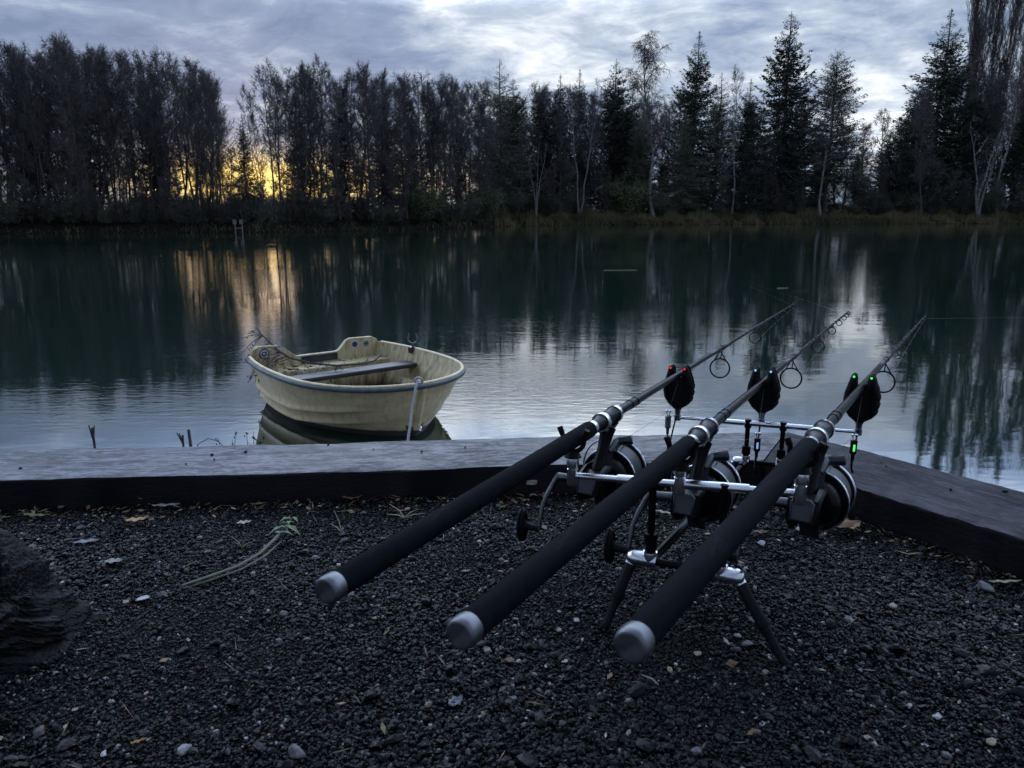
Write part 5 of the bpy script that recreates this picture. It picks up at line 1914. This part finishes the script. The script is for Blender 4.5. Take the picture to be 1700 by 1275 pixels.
while u < 800:
    Y = Yshore(u) + rnd.uniform(.3, 2.5)
    tree('thicket_tree', rnd.choice(THICKET), u, Y, rnd.uniform(1.6, 3.3), 'many-stemmed thicket bush at the edge of the far trees', 'thicket', 'thickets along the far bank', rnd.uniform(.9, 1.4), None, -.25)
    u += rnd.uniform(16, 30)
for u, v, p_ in ((700, 140, 0), (713, 150, 5), (726, 146, 1), (738, 140, 6), (805, 150, 2), (775, 148, 5)):
    T('alder_tree', (ALDER + THIN)[p_], u, v, rnd.uniform(1.5, 6), LABG['gap'][0], 'tree', LABG['gap'][1], .95)

rnd = random.Random(31)
for i_ in range(16):
    u = 1830 + i_ * 45
    T('bare_tree', rnd.choice(ALDER[:3]), u, rnd.uniform(90, 170), rnd.uniform(8, 20), 'dark bare tree filling the woods on the right half of the far bank', 'tree', 'trees filling the right woods', rnd.uniform(1., 1.3))
    if i_ % 2: T('thicket_tree', rnd.choice(THICKET), u + 20, rnd.uniform(262, 300), rnd.uniform(3, 7), 'many-stemmed thicket bush at the edge of the far trees', 'thicket', 'thickets along the far bank', 1.1)

# undergrowth
rnd = random.Random(8)
u = -190
while u < 1800:
    Y = Yshore(u) + (rnd.uniform(.6, 3.5) if u < 800 else rnd.uniform(4, 9))
    sc = rnd.uniform(.35, .95) * (1 if u < 800 else 1.5)
    pr = rnd.choice(BUSH[:3])
    tree('bush', pr, u, Y, pr[2] * sc, 'low dark bush in the undergrowth along the left bank' if u < 800 else 'dark bush at the edge of the woods on the right bank', 'bush', 'bushes along the left bank' if u < 800 else 'bushes along the right bank', rnd.uniform(1., 1.4), None, -.25 if u < 800 else 0., ('stem', 'foliage'))
    u += rnd.uniform(20, 32)
for u, Y_, h, lab in ((1050, 4.5, 4.6, 'rounded green bush beside the golden birch'), (1035, 6.5, 3.6, 'green bush tucked behind the rounded one'), (700, 1.5, 3.2, 'grey-green willow bush hanging over the water left of the grassy bank'), (800, 1.2, 3.0, 'grey-green bush leaning over the water at the tip of the grassy bank')):
    tree('bush', BUSH[3], u, Yshore(u) + Y_, h, lab, 'bush', None, 1.2, None, -.1, ('stem', 'foliage'))
rnd = random.Random(9)
u = 240
while u < 560:
    Y = Yshore(u) + rnd.uniform(22, 30)
    pr = rnd.choice(BUSH[:3])
    tree('bush', pr, u, Y, rnd.uniform(2.1, 2.6), 'far bush in the hedge behind the left trees', 'bush', 'hedge behind the left trees', 1.6, None, -.1, ('stem', 'foliage'))
    u += rnd.uniform(22, 30)

# grass on the banks
gg = np.random.default_rng(17)
n = 60000
uu = np.where(gg.random(n) < .93, gg.uniform(822, 1850, n), gg.uniform(-200, 820, n))
ys = np.interp(uu, su, sy)
right = uu > 815
dy = np.where(right, gg.random(n) ** 1.2 * 7. - .1, gg.random(n) * 2.5 - .1)
Yg = ys + dy
xg = (uu - 850) / F_PX * CP * Yg
zg = np.interp(dy, [-.3, .25, 1.2, 3, 8], [WZ - .1, WZ + .14, WZ + .5, -.15, -.06])
hg_ = gg.uniform(.2, .9, n) * np.where(right, 1.0 + .55 * np.sin(uu / 17 + dy) * np.sin(uu / 41 + dy * 2) + .35 * np.sin(uu / 7.3), .55)
wv = gg.uniform(.02, .045, n)
a_ = gg.uniform(0, 6.28, n)
clump = np.sin(xg * .9 + 1.3 * np.sin(Yg * .7)) * np.sin(Yg * 1.1 + xg * .35) + .6 * np.sin(xg * 2.3 + Yg)
gone = (clump < -.35) & (gg.random(n) < .85)
hg_ = np.where(gone, .05, hg_ * (.75 + .35 * clump))
b1 = np.stack([xg - np.cos(a_) * wv, Yg - np.sin(a_) * wv, zg], 1)
b2 = np.stack([xg + np.cos(a_) * wv, Yg + np.sin(a_) * wv, zg], 1)
tp = np.stack([xg + gg.normal(0, .12, n), Yg + gg.normal(0, .12, n), zg + hg_], 1)
vv = np.stack([b1, b2, tp], 1).reshape(-1, 3)
tone = np.repeat(np.clip(gg.beta(2, 2, n) * .55 + np.where(right, .2, -.15) + .25 * np.sin(uu / 60 + dy) + .12 * np.sin(uu / 13), 0, 1), 3)
o = link('bank_grass', mesh_np('bank_grass', vv, [np.arange(n * 3).reshape(n, 3)], [M['bank_grass']], attrs={'tone': tone}))
tag(o, 'rough olive grass along the far water edge', 'grass', kind='stuff')

# little wooden frame at the far waterline
Yf = Yshore(393) - 1.0
fx0 = far(388, Yf)
wf = thing('wooden_stand', 'small weathered wooden stand with two posts in the water below the left trees', 'wooden stand', (fx0, Yf, WZ))
for dx in (0, .52):
    MB().tube([(dx, 0, -.6), (dx + .02, 0, .95)], [.05, .045], 8).build('post', M['wood_post'], wf)
MB().box((.26, -.05, .35), (.30, 0, 0), (0, .02, 0), (0, 0, .04)).build('rail', M['wood_post'], wf, smooth=False)
for dx in (.02, .5):
    MB().box((dx, -.06, .80), (.13, 0, 0), (0, .02, 0), (0, 0, .17)).build('board', M['wood_post'], wf, smooth=False)

# a few leaves and a reed on the water
for u, v, L, lab in ((1030, 449, .9, 'thin straw floating on the water right of the boat'), (1300, 479, .25, 'tiny leaf floating on the far water in front of the tallest spruce')):
    p = G(u, v, WZ)
    tag(MB().tube([p + Vector((-L / 2, 0, .008)), p + Vector((L / 2, .05, .008))], .006, 6).build('floating_straw', M['leaf_pale'], origin=p), lab, 'straw')
print('verts', sum(len(m_.vertices) for m_ in bpy.data.meshes))
